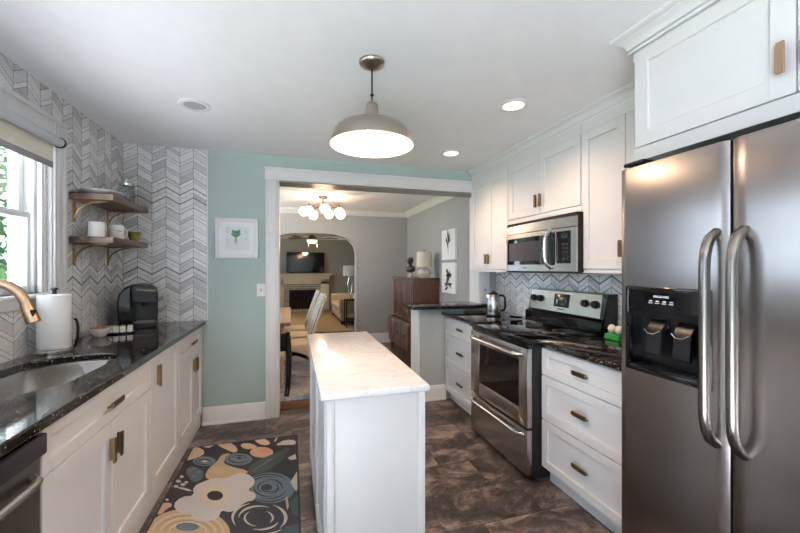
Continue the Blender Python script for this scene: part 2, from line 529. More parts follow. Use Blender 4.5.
# left wall with the window hole
WY0, WY1, WZ0, WZ1 = 0.85, 2.61, 1.245, 2.13
m = MB()
m.box(LW-0.16, LW, -0.6, WY0, 0, CE, 'chevron_left'); m.box(LW-0.16, LW, -3.3, -2.8, 0, CE, 'greige_paint'); m.box(LW-0.16, LW, -2.8, -0.6, 2.15, CE, 'greige_paint'); m.box(LW-0.16, LW, WY1, YB, 0, CE, 'chevron_left')  # gap below the greige header added to let fill daylight in
m.box(LW-0.16, LW, WY0, WY1, 0, WZ0, 'chevron_left'); m.box(LW-0.16, LW, WY0, WY1, WZ1, CE, 'chevron_left')
struct('wall_left', m)
slab('wall_right', RW, RW+0.16, -3.3, YB, 0, CE, 'sage_paint')
m = MB(); m.box(-1.52, 2.34, -3.42, -3.3, 0, CE, 'living_paint')
struct('wall_rear', m)
# back wall with the cased opening
OX0, OX1, OZ = -0.125, 1.97, 2.206
m = MB()
m.box(-1.52, OX0, YB, YD, 0, CE, 'teal_paint'); m.box(OX1, 2.34, YB, YD, 0, CE, 'sage_paint')
m.box(OX0, OX1, YB, YD, OZ, CE, 'teal_paint')
struct('wall_back', m)
m = MB(); m.box(DL, OX0-0.13, YD, YD+0.004, 0, CE, 'greige_paint'); m.box(OX1+0.02, RD, YD, YD+0.004, 0, CE, 'greige_paint')
struct('wall_dining_near', m)
# half wall on the right of the opening, its white end board
m = MB(); m.box(1.27, OX1, YB, YD, 0, 0.962, 'sage_paint'); m.box(1.25, 1.27, YB-0.008, YD+0.008, 0, 0.962, 'trim_paint', 0.002)
struct('wall_half', m)
# tile fields
m = MB(); m.box(LW, -0.722, YB-0.010, YB, 0.925, CE, 'chevron_back'); struct('trim_1', m)
m = MB(); m.box(-0.722, -0.712, YB-0.012, YB, 0.925, CE, 'trim_paint'); struct('trim_2', m)
m = MB(); m.box(RW-0.010, RW, 1.32, YB, 0.925, 1.40, 'chevron_right'); struct('trim_3', m)
# opening casing: jamb lining, side and head casing with stepped profile
m = MB()
cw = 0.108
def casing_v(x0, x1, y, sg, z0, z1):
    ya, yb = sorted((y, y-sg*0.020)); m.box(x0, x1, ya, yb, z0, z1, 'trim_paint', 0.003)
    ya, yb = sorted((y, y-sg*0.030)); m.box(x0, x0+0.022, ya, yb, z0, z1, 'trim_paint', 0.004)
    ya, yb = sorted((y, y-sg*0.025)); m.box(x1-0.030, x1-0.012, ya, yb, z0, z1, 'trim_paint', 0.004)
casing_v(OX0-cw, OX0+0.004, YB, 1, 0, OZ-0.004)
m.box(OX0-cw-0.005, OX1+cw, YB-0.022, YB, OZ-0.004, OZ+0.105, 'trim_paint', 0.003)
m.box(OX0-cw-0.010, OX1+cw, YB-0.034, YB, OZ+0.088, OZ+0.112, 'trim_paint', 0.005)
m.box(OX0-cw, OX1+cw, YB-0.027, YB, OZ+0.012, OZ+0.030, 'trim_paint', 0.004)
m.box(OX1-0.004, OX1+cw, YB-0.022, YB, 1.0, OZ-0.004, 'trim_paint', 0.003)
m.box(OX0, OX0+0.012, YB, YD, 0, OZ, 'trim_paint'); m.box(OX1-0.012, OX1, YB, YD, 1.0, OZ, 'trim_paint')
m.box(OX0+0.012, OX1-0.012, YB+0.004, YD, OZ-0.013, OZ-0.001, 'soffit_shade')
m.box(OX0-cw, OX0+0.004, YD+0.004, YD+0.024, 0, OZ, 'trim_paint'); m.box(OX0-cw, OX1+cw, YD+0.004, YD+0.024, OZ-0.004, OZ+0.1, 'trim_paint')
struct('trim_4', m)
def baseboard(name, axis, a0, a1, pos, sg, h=0.155):
    prof = [(0, 0), (0.028, 0), (0.028, 0.012), (0.018, 0.024), (0.016, 0.03), (0.016, h-0.035), (0.012, h-0.02), (0.008, h-0.006), (0.0, h)]
    pp = [(pos+sg*p, z) for p, z in prof]
    m = MB(); m.prism(pp, axis, a0, a1, 'trim_paint'); struct(name, m)
baseboard('baseboard_back', 'x', -0.755, OX0-cw, YB, -1)
baseboard('baseboard_half', 'x', 1.27, 1.56, YB, -1)
# window
w = MB()
cz = 0.135
def cas(y0, y1, z0, z1, vertical):
    w.box(LW, LW+0.020, y0, y1, z0, z1, 'trim_paint', 0.003)
cas(WY0-cz, WY0, WZ0, WZ1+cz, 1); cas(WY1, WY1+cz, WZ0, WZ1+cz, 1); cas(WY0, WY1, WZ1, WZ1+cz, 0)
for y0, y1 in ((WY1+cz-0.024, WY1+cz), (WY1+0.012, WY1+0.030), (WY1+0.05, WY1+0.058)):
    w.box(LW, LW+0.032, y0, y1, WZ0, WZ1+cz*0.95, 'trim_paint', 0.004)
w.box(LW, LW+0.032, WY0-cz, WY1+cz, WZ1+cz-0.024, WZ1+cz, 'trim_paint', 0.004)
w.box(LW, LW+0.028, WY0, WY1+0.02, WZ1+0.012, WZ1+0.030, 'trim_paint', 0.004)
win = w.build('window_1'); win['kind'] = 'structure'
w = MB()
for y0, y1 in ((WY0, WY0+0.02), (WY1-0.02, WY1)): w.box(LW-0.16, LW, y0, y1, WZ0, WZ1, 'trim_paint', 0.002)
w.box(LW-0.16, LW, WY0+0.02, WY1-0.02, WZ1-0.02, WZ1, 'trim_paint'); 
for y in (WY1-0.045,): w.box(LW-0.06, LW-0.04, y, y+0.025, WZ0, WZ1-0.02, 'trim_paint', 0.002); w.box(LW-0.025, LW-0.005, y+0.005, y+0.025, WZ0, WZ1-0.02, 'trim_paint', 0.002)
w.box(LW-0.15, LW-0.02, 1.70, 1.76, WZ0, WZ1-0.02, 'trim_paint', 0.003)
struct('window_frame', w, win)
w = MB(); w.box(LW-0.16, LW+0.035, WY0-cz-0.02, WY1+cz+0.02, WZ0-0.022, WZ0, 'trim_paint', 0.005)
w.box(LW, LW+0.016, WY0-cz, WY1+cz, WZ0-0.075, WZ0-0.022, 'trim_paint', 0.003)
struct('window_sill', w, win)
for ya, yb in ((WY0+0.02, 1.70), (1.76, WY1-0.02)):
    for x, z0, z1 in ((LW-0.075, WZ0, 1.70), (LW-0.115, 1.665, WZ1-0.02)):
        w = MB(); r = 0.042
        w.box(x-0.016, x+0.016, ya, ya+r, z0, z1, 'trim_paint', 0.003); w.box(x-0.016, x+0.016, yb-r, yb, z0, z1, 'trim_paint', 0.003)
        w.box(x-0.016, x+0.016, ya+r, yb-r, z0, z0+r, 'trim_paint', 0.003); w.box(x-0.016, x+0.016, ya+r, yb-r, z1-0.036, z1, 'trim_paint', 0.003)
        struct('sash', w, win)
        w = MB(); w.box(x-0.002, x+0.002, ya+r, yb-r, z0+r, z1-0.036, 'window_glass'); struct('pane', w, win)
# dining room shell
def wall_hole(name, x0, x1, y0, y1, h0, h1, z0, z1, m):
    b = MB(); b.box(x0, x1, y0, h0, 0, CE, m); b.box(x0, x1, h1, y1, 0, CE, m)
    b.box(x0, x1, h0, h1, 0, z0, m); b.box(x0, x1, h0, h1, z1, CE, m); struct(name, b)
wall_hole('wall_dining_left', DL-0.14, DL, YD, YA, 4.4, 6.2, 0.75, 2.25, 'greige_paint')
slab('wall_dining_right', RD, RD+0.14, YD, YA, 0, CE, 'greige_paint')
wall_hole('wall_living_left', DL-0.14, DL, YA+0.2, YL, 8.6, 10.6, 0.8, 2.2, 'living_paint')
slab('wall_living_right', 2.7, 2.84, YA+0.2, YL, 0, CE, 'living_paint')
slab('wall_living_far', DL-0.14, 3.2, YL, YL+0.15, 0, CE, 'living_paint')
# arch wall
m = MB(); acx, ahw, sp, top = 0.35, 0.775, 1.62, 2.005
pts = []
for i in range(33):
    a = PI*i/32; c_, s_ = math.cos(a), math.sin(a); e = 0.62
    pts.append((acx + ahw*math.copysign(abs(c_)**e, c_), sp + (top-sp)*abs(s_)**0.85))
b = bmesh.new()
def arch_strip(y):
    lo = [b.verts.new((p[0], y, p[1])) for p in pts]; hi = [b.verts.new((p[0], y, CE)) for p in pts]
    for k in range(32): b.faces.new([lo[k], lo[k+1], hi[k+1], hi[k]])
    return lo
l0 = arch_strip(YA); l1 = arch_strip(YA+0.2)
for k in range(32): b.faces.new([l0[k], l0[k+1], l1[k+1], l1[k]])
m.absorb(b, 'greige_paint')
m.box(DL-0.14, acx-ahw, YA, YA+0.2, 0, CE, 'greige_paint'); m.box(acx+ahw, 3.2, YA, YA+0.2, 0, CE, 'greige_paint')
struct('wall_arch', m)
def crown(name, axis, a0, a1, pos, sg, s=0.09, m_='trim_paint', kx=None):
    prof = [(0, 0), (0.014, 0), (0.016, 0.012), (0.007, 0.017), (0.007, 0.023), (0.020, 0.026), (0.026, 0.045), (0.040, 0.062), (0.056, 0.070), (0.056, 0.077), (0.074, 0.080), (0.080, 0.086), (0.080, 0.10), (0, 0.10)]
    k = s/0.10
    kx = kx or k
    m = MB(); m.prism([(pos+sg*p*kx, CE-s+z*k) for p, z in prof], axis, a0, a1, m_); return m
struct('trim_5', crown('c', 'x', DL, RD, YA, -1)); struct('trim_6', crown('c', 'y', YD+0.02, YA, RD, -1))
struct('trim_7', crown('c', 'x', DL, 2.7, YL, -1))
baseboard('baseboard_dining_far', 'x', acx+ahw+0.01, RD, YA, -1, 0.18)
baseboard('baseboard_dining_right', 'y', YD+0.02, YA, RD, -1, 0.18)
baseboard('baseboard_living_far', 'x', 1.3, 2.7, YL, -1, 0.18)
m = MB(); m.box(OX0, 1.25, YD-0.06, YD+0.03, 0.0, 0.008, 'oak_floor', 0.003); struct('trim_8', m)
# ------------------------------------------------------------------ outdoors through the sink window
m = MB(); m.box(-14, -5.2, -6, 16, -0.35, -0.30, 'grass'); m.box(-5.2, -1.53, 5.6, 16, -0.35, -0.30, 'grass'); struct('ground', m)
m = MB(); m.box(-5.2, -1.53, -6, 5.6, -0.35, -0.28, 'bounce_pale'); struct('ground_bounce', m)  # pale ground added outside to reflect daylight up to the ceiling
def bush(name, label, c, rx, rz, n, seed):
    R = random.Random(seed)
    t = thing(name, label, 'tree', (c[0], c[1], -0.30))
    tr = MB(); tr.tube([(c[0], c[1], -0.3), (c[0]+0.05, c[1], c[2]*0.5), (c[0], c[1]+0.05, c[2]+0.2)], [0.09, 0.07, 0.03], 'bark', 8); tr.build('trunk', t)
    f = MB()
    for _ in range(n):
        a, b_, r = R.uniform(0, 2*PI), math.acos(R.uniform(-1, 1)), R.random()**0.4
        p = Vector((c[0]+rx*r*math.sin(b_)*math.cos(a), c[1]+rx*r*math.sin(b_)*math.sin(a), c[2]+rz*r*math.cos(b_)))
        u = Vector((R.gauss(0, 1), R.gauss(0, 1), R.gauss(0, 1))).normalized(); v = u.orthogonal().normalized(); s_ = R.uniform(0.06, 0.13)
        f.face([p-u*s_, p+v*s_*0.5, p+u*s_, p-v*s_*0.5], 'foliage')
    f.build('foliage', t, recalc=False)
bush('garden_tree', 'tall leafy green tree outside the window over the sink', (-6.0, 9.6, 2.3), 2.2, 2.6, 4200, 3)
bush('garden_shrub', 'low green shrub on the lawn outside the window over the sink', (-3.9, 6.3, 0.55), 0.8, 0.8, 1100, 5)
pt = thing('porch_post', 'square white porch post seen through the window over the sink', 'post', (-2.71, 4.75, -0.30))
m = MB(); m.box(-2.77, -2.65, 4.69, 4.81, -0.06, 2.948, 'trim_paint', 0.01); m.build('shaft', pt)
m = MB(); m.box(-2.80, -2.62, 4.66, 4.84, -0.30, -0.06, 'trim_paint', 0.01); m.build('base', pt)

pr = thing('sun_blocker_roof', 'added white roof outside that keeps the sun out of the windows', 'roof', (-2.25, 3.5, 2.95))  # roof added to block direct sun at the left-hand windows
m = MB(); m.box(-3.0, -1.53, 0.0, 13.0, 2.95, 3.05, 'trim_paint', 0.01); m.build('deck', pr)
m = MB(); m.box(-3.0, -2.94, 0.0, 13.0, 2.75, 2.949, 'trim_paint', 0.006); m.build('fascia', pr)

# ------------------------------------------------------------------ left run of base cabinets
XF = -0.755   # door faces
XB = -0.777   # carcass front
def left_body(t, y0, y1, z0=0.10):
    m = MB(); m.box(LW+0.004, XB, y0, y1, z0, 0.888, 'white_paint', 0.001)
    m.box(LW+0.004, XB-0.03, y0, y1, 0.0, z0, 'white_paint'); m.box(XB-0.03, XB+0.006, y0, y1, 0.0, z0-0.002, 'white_paint'); m.build('body', t)
t = thing('sink_base_cabinet', 'white shaker cabinet under the sink with one wide false drawer and two doors', 'cabinet', (-1.06, 1.89, 0))
m = MB(); y0, y1 = 1.424, 2.364
m.box(XB-0.02, XB, y0, y1, 0.10, 0.888, 'white_paint'); m.box(LW+0.004, XB-0.02, y0, y0+0.018, 0.10, 0.888, 'white_paint'); m.box(LW+0.004, XB-0.02, y1-0.018, y1, 0.10, 0.888, 'white_paint')
m.box(LW+0.004, XB-0.02, y0+0.018, y1-0.018, 0.10, 0.12, 'white_paint'); m.box(XB-0.03, XB+0.006, y0, y1, 0, 0.098, 'white_paint'); m.build('body', t)
d = shaker(MB(), XF, 1, 1.428, 2.360, 0.722, 0.880, rail=0.045).build('drawer_front', t)
pull(MB(), XF, 1, 1.90, 0.797, False, 0.11).build('handle', d)
d = shaker(MB(), XF, 1, 1.428, 1.892, 0.118, 0.716).build('door', t); pull(MB(), XF, 1, 1.868, 0.600, True, 0.105).build('handle', d)
d = shaker(MB(), XF, 1, 1.896, 2.360, 0.118, 0.716).build('door', t); pull(MB(), XF, 1, 1.936, 0.600, True, 0.105).build('handle', d)
t = thing('pullout_cabinet', 'narrow white cabinet with one full-height door next to the sink cabinet', 'cabinet', (-1.06, 2.63, 0))
left_body(t, 2.366, 2.892)
d = shaker(MB(), XF, 1, 2.369, 2.889, 0.118, 0.880).build('door', t); pull(MB(), XF, 1, 2.445, 0.762, True, 0.125).build('handle', d)
t = thing('corner_base_cabinet', 'white base cabinet by the teal wall with a small drawer over paired doors', 'cabinet', (-1.06, 3.25, 0))
left_body(t, 2.894, 3.585)
d = shaker(MB(), XF, 1, 2.897, 3.582, 0.722, 0.880, rail=0.045).build('drawer', t); pull(MB(), XF, 1, 3.25, 0.80, False, 0.11).build('handle', d)
d = shaker(MB(), XF, 1, 2.897, 3.288, 0.118, 0.716).build('door', t); pull(MB(), XF, 1, 3.262, 0.610, True, 0.105).build('handle', d)
d = shaker(MB(), XF, 1, 3.292, 3.582, 0.118, 0.716).build('door', t); pull(MB(), XF, 1, 3.326, 0.610, True, 0.105).build('handle', d)
# dishwasher
t = thing('dishwasher', 'dark stainless dishwasher with a curved bar handle beside the sink cabinet', 'dishwasher', (-1.06, 1.12, 0))
m = MB(); m.box(LW+0.01, -0.79, 0.822, 1.418, 0.02, 0.885, 'black_matte'); m.build('body', t)
m = MB(); m.box(-0.79, -0.752, 0.825, 1.416, 0.115, 0.805, 'steel_dark', 0.006); dd = m.build('door', t)
m = MB(); pts = []
for i in range(17):
    u = i/16; e = min(u, 1-u); dx = 0.045*(1-(1-min(1, e/0.14))**2)**0.5
    pts.append((-0.760+dx, 0.875+0.50*u, 0.755))
m.tube(pts, 0.014, 'steel', 12); m.build('handle', dd)
m = MB(); m.box(-0.79, -0.735, 0.825, 1.416, 0.808, 0.872, 'charcoal', 0.004); m.box(-0.78, -0.745, 0.85, 1.39, 0.872, 0.874, 'black_gloss'); m.build('control_panel', t)

# countertop with the sink cut-out
hole = [(-0.868, 1.80), (-0.862, 2.0), (-0.862, 2.22), (-0.875, 2.30), (-0.92, 2.345), (-1.0, 2.362), (-1.09, 2.355), (-1.17, 2.318), (-1.225, 2.25), (-1.252, 2.15), (-1.258, 2.0), (-1.255, 1.8),
        (-1.235, 1.68), (-1.18, 1.615), (-1.10, 1.60), (-1.02, 1.625), (-0.95, 1.69), (-0.895, 1.755)]
def hole_smooth(h, it=2):
    for _ in range(it):
        o = []
        for i in range(len(h)):
            p, q = h[i], h[(i+1) % len(h)]
            o += [(0.75*p[0]+0.25*q[0], 0.75*p[1]+0.25*q[1]), (0.25*p[0]+0.75*q[0], 0.25*p[1]+0.75*q[1])]
        h = o
    return h
hole = hole_smooth(hole)
CX0, CX1, CY0, CY1, CZ0, CZ1 = LW+0.001, -0.728, 0.80, YB-0.011, 0.890, 0.925
b = bmesh.new()
ov = [b.verts.new((x, y, CZ1)) for x, y in ((CX0, CY0), (CX1, CY0), (CX1, CY1), (CX0, CY1))]
hv = [b.verts.new((x, y, CZ1)) for x, y in hole]
ed = [b.edges.new((ov[i], ov[(i+1) % 4])) for i in range(4)] + [b.edges.new((hv[i], hv[(i+1) % len(hv)])) for i in range(len(hv))]
bmesh.ops.triangle_fill(b, use_beauty=True, edges=ed, normal=(0, 0, 1))
ex = bmesh.ops.extrude_face_region(b, geom=list(b.faces))
for v in [g for g in ex['geom'] if isinstance(g, bmesh.types.BMVert)]: v.co.z = CZ0
m = MB(); m.absorb(b, 'granite'); o = m.build('countertop', angle=30)
tag(o, 'long polished black granite countertop holding the sink and coffee maker', 'countertop')
bv = o.modifiers.new('edge', 'BEVEL'); bv.width = 0.006; bv.segments = 2; bv.limit_method = 'ANGLE'; bv.angle_limit = 1.0
# sink bowl
t = thing('kitchen_sink', 'undermount stainless steel sink set into the black granite counter', 'sink', (-1.06, 1.98, 0.69))
b = bmesh.new(); cxs = sum(p[0] for p in hole)/len(hole); cys = sum(p[1] for p in hole)/len(hole)
rings = []
for k, z in ((1.03, 0.8885), (0.985, 0.8885), (0.975, 0.86), (0.955, 0.74), (0.90, 0.705), (0.5, 0.698), (0.12, 0.694)):
    rings.append([b.verts.new((cxs+(x-cxs)*k, cys+(y-cys)*k, z)) for x, y in hole])
for r0, r1 in zip(rings, rings[1:]):
    n = len(r0)
    for i in range(n): b.faces.new([r0[i], r0[(i+1) % n], r1[(i+1) % n], r1[i]])
b.faces.new(rings[-1])
m = MB(); m.absorb(b, 'sink_steel'); m.build('basin', t, angle=60)
m = MB(); m.lathe((cxs, cys, 0.690), [(0.0, 0.008), (0.03, 0.008), (0.045, 0.011), (0.046, 0.005)], 'chrome', 20); m.build('drain', t)
# faucet
t = thing('kitchen_faucet', 'brushed bronze gooseneck faucet arching over the sink', 'faucet', (-1.305, 1.90, 0.925))
m = MB(); m.lathe((-1.305, 1.90, 0.925), [(0.0, 0), (0.030, 0), (0.030, 0.006), (0.024, 0.012), (0.022, 0.09), (0.018, 0.10), (0, 0.10)], 'brass', 24); m.build('base', t)
m = MB(); pts = [(-1.305, 1.90, 1.02), (-1.305, 1.90, 1.12), (-1.305, 1.90, 1.19)]
for i in range(1, 15):
    a = PI - PI*0.93*i/14
    pts.append((-1.180+0.125*math.cos(a), 1.90, 1.205+0.125*math.sin(a)))
m.tube(pts, 0.0185, 'brass', 16); m.build('spout', t)
e = Vector(pts[-1]); dr = (e-Vector(pts[-2])).normalized()
m = MB(); m.tube([e, e+dr*0.02, e+dr*0.075, e+dr*0.078], [0.0205, 0.022, 0.0245, 0.021], 'brass', 18)
h = m.build('spray_head', t)
m = MB(); p = e+dr*0.035+Vector((0.016, -0.010, 0)); m.obox(p, (0.014, 0.018, 0.030), Matrix.Identity(3), 'black_plastic', 0.003); m.build('button', h)
m = MB(); m.tube([(-1.305, 1.925, 0.99), (-1.305, 1.96, 1.0), (-1.285, 2.0, 1.03)], [0.008, 0.007, 0.006], 'brass', 10); m.build('lever', t)
# paper towel on its holder
px, py = -1.250, 2.465
t = thing('paper_towel_holder', 'steel paper towel holder with black side arm standing behind the sink', 'paper towel holder', (px, py, 0.925))
m = MB(); m.lathe((px, py, 0.9255), [(0, 0), (0.085, 0), (0.087, 0.006), (0.085, 0.019), (0.080, 0.022), (0, 0.022)], 'steel', 40); m.build('base', t)
m = MB(); m.lathe((px, py, 0.947), [(0, 0), (0.010, 0), (0.010, 0.308), (0.007, 0.312), (0.008, 0.318), (0.016, 0.322), (0.014, 0.330), (0, 0.332)], 'black_matte', 16); m.build('post', t)
m = MB(); m.tube([(px+0.084, py+0.018, 0.945), (px+0.096, py+0.02, 0.99), (px+0.099, py+0.02, 1.05), (px+0.093, py+0.02, 1.09), (px+0.083, py+0.02, 1.105)], 0.007, 'black_matte', 10); m.build('arm', t)
m = MB(); m.lathe((px, py, 0.9485), [(0.014, 0), (0.070, 0), (0.0715, 0.004), (0.0715, 0.285), (0.070, 0.290), (0.014, 0.295), (0.014, 0)], 'paper', 44)
tag(m.build('paper_towel_roll'), 'full white paper towel roll on the steel holder', 'paper towel')
# bowl, tray and pods
bx, by = -1.245, 2.945
t = thing('snack_bowl', 'small white bowl of brown nuts on the black counter', 'bowl', (bx, by, 0.9255))
m = MB(); m.lathe((bx, by, 0.9255), [(0, 0), (0.032, 0), (0.046, 0.014), (0.060, 0.040), (0.064, 0.056), (0.060, 0.056), (0.055, 0.040), (0.045, 0.018), (0, 0.012)], 'ceramic', 32); m.build('dish', t)
m = MB()
for k in range(46):
    a, r = random.uniform(0, 2*PI), 0.046*math.sqrt(random.random())
    m.sphere((bx+r*math.cos(a), by+r*math.sin(a), 0.9255+0.047+0.012*random.random()+0.008*(1-r/0.05)), 0.0085, 'nut_brown', (1, 0.8, 0.75), 8)
o = m.build('nuts', t); o['kind'] = 'stuff'; o['label'] = 'heap of brown nuts'
tx, ty = -1.165, 3.05
m = MB(); m.lathe((0, 0, 0), [(0, 0), (0.10, 0), (0.105, 0.004), (0.108, 0.012), (0.104, 0.012), (0.10, 0.006), (0, 0.006)], 'chrome', 36)
for v in m.bm.verts: v.co = Vector((tx+v.co.x*0.86, ty+v.co.y*0.55, 0.9255+v.co.z))
tag(m.build('serving_tray'), 'shallow silver oval tray of white jars in front of the coffee maker', 'tray')
for i, (dx, dy, lab) in enumerate(((-0.055, -0.008, 'white square jar at the left end of the silver tray'), (-0.018, -0.016, 'white square jar second from the left on the silver tray'),
                                   (0.020, -0.014, 'white square jar third from the left on the silver tray'), (0.057, 0.006, 'white square jar at the right end of the silver tray'))):
    t = thing('spice_jar', lab, 'jar', (tx+dx, ty+dy, 0.932), 'white jars on the silver tray')
    m = MB(); m.box(tx+dx-0.0150, tx+dx+0.0150, ty+dy-0.015, ty+dy+0.015, 0.932, 0.978, 'ceramic', 0.006); m.build('body', t)
    m = MB(); m.box(tx+dx-0.012, tx+dx+0.012, ty+dy-0.012, ty+dy+0.012, 0.978, 0.986, 'olive_glass', 0.003); m.build('lid', t)
# coffee maker
kx, ky, kz = -1.155, 3.36, 0.9255
t = thing('coffee_maker', 'black single-serve coffee maker with a silver handle in the tiled corner', 'coffee maker', (kx, ky, kz))
def kprism(prof, y0, y1, mat, name, par, bw, origin=(kx, ky, kz)):
    m = MB(); m.prism([(kx+p, kz+q) for p, q in prof], 'y', ky+y0, ky+y1, mat); o = m.build(name, par)
    bv = o.modifiers.new('edge', 'BEVEL'); bv.width = bw; bv.segments = 3; bv.limit_method = 'ANGLE'; bv.angle_limit = 0.9
    return o
kprism([(-0.125, 0), (-0.135, 0.20), (-0.125, 0.265), (-0.095, 0.308), (-0.04, 0.334), (0.02, 0.340), (0.075, 0.330), (0.112, 0.302), (0.124, 0.25), (0.120, 0.0)], -0.03, 0.12, 'black_plastic', 'body', t, 0.010)
kprism([(-0.040, 0.195), (-0.045, 0.328), (0.02, 0.336), (0.072, 0.326), (0.108, 0.298), (0.118, 0.25), (0.116, 0.195)], -0.16, -0.031, 'black_plastic', 'brew_head', t, 0.016)
kprism([(-0.124, 0.0), (-0.133, 0.20), (-0.122, 0.262), (-0.092, 0.302), (-0.048, 0.324), (-0.044, 0.0)], -0.125, -0.032, 'black_gloss', 'water_tank', t, 0.012)
kprism([(-0.035, 0.0), (-0.035, 0.045), (0.112, 0.045), (0.112, 0.0)], -0.165, -0.031, 'black_plastic', 'base', t, 0.008)
m = MB(); m.tube([(kx-0.020, ky-0.14, kz+0.300), (kx-0.005, ky-0.175, kz+0.300), (kx+0.045, ky-0.190, kz+0.292), (kx+0.090, ky-0.178, kz+0.286), (kx+0.104, ky-0.14, kz+0.286)], 0.011, 'nickel', 12, flat=0.7); m.build('handle', t)
m = MB(); m.box(kx-0.02, kx+0.098, ky-0.15, ky-0.045, kz+0.0455, kz+0.052, 'steel_dark', 0.003); m.build('drip_tray', t)
m = MB(); m.lathe((kx+0.038, ky-0.095, kz+0.168), [(0, 0), (0.02, 0), (0.026, 0.026), (0, 0.026)], 'black_matte', 18); m.build('nozzle', t)
t.rotation_euler.z = math.radians(17)
# outlet and switch
def plate(name, label, cat, x, z, y, kind):
    t = thing(name, label, cat, (x, y, z-0.058))
    m = MB(); m.box(x-0.036, x+0.036, y-0.006, y, z-0.058, z+0.058, 'ceramic', 0.002, 1); m.build('cover_plate', t)
    if kind == 'outlet':
        for dz in (-0.021, 0.021):
            m = MB(); m.box(x-0.016, x+0.016, y-0.009, y-0.006, z+dz-0.014, z+dz+0.014, 'trim_paint', 0.004)
            for sx in (-0.006, 0.006): m.box(x+sx-0.0013, x+sx+0.0013, y-0.0096, y-0.009, z+dz-0.006, z+dz+0.006, 'black_matte')
            m.build('socket', t)
    else:
        m = MB(); m.obox(Vector((x, y-0.010, z)), (0.010, 0.014, 0.022), Matrix.Rotation(0.5, 3, 'X'), 'ink_grey', 0.002); m.build('toggle', t)
plate('wall_outlet', 'white double outlet on the tiled return wall beside the coffee maker', 'outlet', -1.021, 1.127, YB-0.010, 'outlet')
plate('light_switch', 'white toggle light switch on the teal wall beside the doorway casing', 'switch', -0.273, 1.184, YB, 'switch')
# shelves
def shelf(label, zt, L0=2.815, L1=3.42):
    t = thing('floating_shelf', label, 'shelf', (LW, (L0+L1)/2, zt-0.19), 'wooden corner shelves')
    m = MB(); m.box(LW+0.002, -1.115, L0, L1, zt-0.042, zt, 'walnut', 0.003, 1); m.build('board', t)
    for y in (L0+0.06, L1-0.09):
        m = MB(); m.box(LW+0.001, LW+0.007, y-0.013, y+0.013, zt-0.185, zt-0.043, 'gold_bracket', 0.001, 1)
        m.box(LW+0.007, -1.17, y-0.013, y+0.013, zt-0.049, zt-0.043, 'gold_bracket', 0.001, 1)
        pts = [(LW+0.008, y, zt-0.155)]
        for i in range(1, 9):
            a = PI/2*i/8; pts.append((LW+0.008+0.14*(1-math.cos(a)), y, zt-0.155+0.106*math.sin(a)))
        m.tube(pts, 0.006, 'gold_bracket', 8)
        m.build('bracket', t)
shelf('upper dark wooden shelf on gold brackets holding a plate and glass jar', 1.868)
shelf('lower dark wooden shelf on gold brackets holding the mugs', 1.588)
m = MB(); m.lathe((-1.235, 2.945, 1.869), [(0, 0), (0.06, 0), (0.072, 0.006), (0.114, 0.028), (0.115, 0.032), (0.07, 0.011), (0, 0.009)], 'ceramic', 40)
tag(m.build('dinner_plate'), 'white plate lying on the upper wooden shelf', 'plate')
t = thing('glass_canister', 'glass canister with a metal lid on the upper wooden shelf', 'jar', (-1.19, 3.22, 1.869))
m = MB(); m.lathe((-1.19, 3.22, 1.869), [(0, 0), (0.052, 0), (0.055, 0.006), (0.055, 0.115), (0.047, 0.130), (0.044, 0.130), (0.050, 0.113), (0.050, 0.008), (0, 0.006)], 'jar_glass', 32); m.build('body', t)
m = MB(); m.lathe((-1.19, 3.22, 1.9995), [(0, 0), (0.050, 0), (0.051, 0.018), (0.030, 0.034), (0.012, 0.038), (0.014, 0.048), (0.008, 0.054), (0, 0.055)], 'chrome', 28); m.build('lid', t)
m = MB()
for k in range(26):
    a, r = random.uniform(0, 2*PI), 0.034*math.sqrt(random.random()); m.sphere((-1.19+r*math.cos(a), 3.22+r*math.sin(a), 1.886+random.random()*0.035), 0.011, 'ink_grey', (1, 1, 0.7), 8)
o = m.build('filling', t); o['kind'] = 'stuff'
def mug(label, x, y, z, ang, r=0.046, h=0.098):
    t = thing('mug', label, 'mug', (x, y, z), 'white mugs')
    m = MB(); m.lathe((x, y, z), [(0, 0), (r-0.004, 0), (r, 0.006), (r, h), (r-0.004, h), (r-0.005, 0.01), (0, 0.008)], 'ceramic', 32); b_ = m.build('cup', t)
    m = MB(); pts = []
    for i in range(13):
        a = -PI/2+PI*i/12; d_ = r-0.003+0.032*max(0, math.cos(a))**0.7; pts.append((x+d_*math.cos(ang), y+d_*math.sin(ang), z+h*0.52+0.032*math.sin(a)))
    m.tube(pts, 0.006, 'ceramic', 10); m.build('handle', t)
    return t, b_
mug('plain white mug nearest the window on the lower wooden shelf', -1.235, 2.885, 1.589, 2.2)
t, b_ = mug('white mug with small dark lettering in the middle of the lower shelf', -1.20, 3.075, 1.589, 1.0, 0.047, 0.098)
m = MB()
for k in range(6):
    a = -1.05+0.1*k; p = Vector((-1.20+0.0475*math.cos(a), 3.075+0.0475*math.sin(a), 1.645+0.002*(k % 2)))
    m.obox(p, (0.0012, 0.0035, 0.005+0.002*(k % 2)), Matrix.Rotation(a, 3, 'Z'), 'ink_dark')
m.build('lettering', t)
m = MB(); m.lathe((-1.275, 3.02, 1.589), [(0, 0), (0.03, 0), (0.036, 0.02), (0.034, 0.06), (0.030, 0.06), (0.030, 0.01), (0, 0.008)], 'brown_glass', 20)
tag(m.build('small_cup'), 'small brown cup behind and between the two white mugs', 'cup')
m = MB(); m.lathe((-1.160, 3.275, 1.589), [(0, 0), (0.026, 0), (0.030, 0.01), (0.048, 0.06), (0.052, 0.072), (0.047, 0.072), (0.042, 0.055), (0.024, 0.014), (0, 0.012)], 'olive_glass', 12)
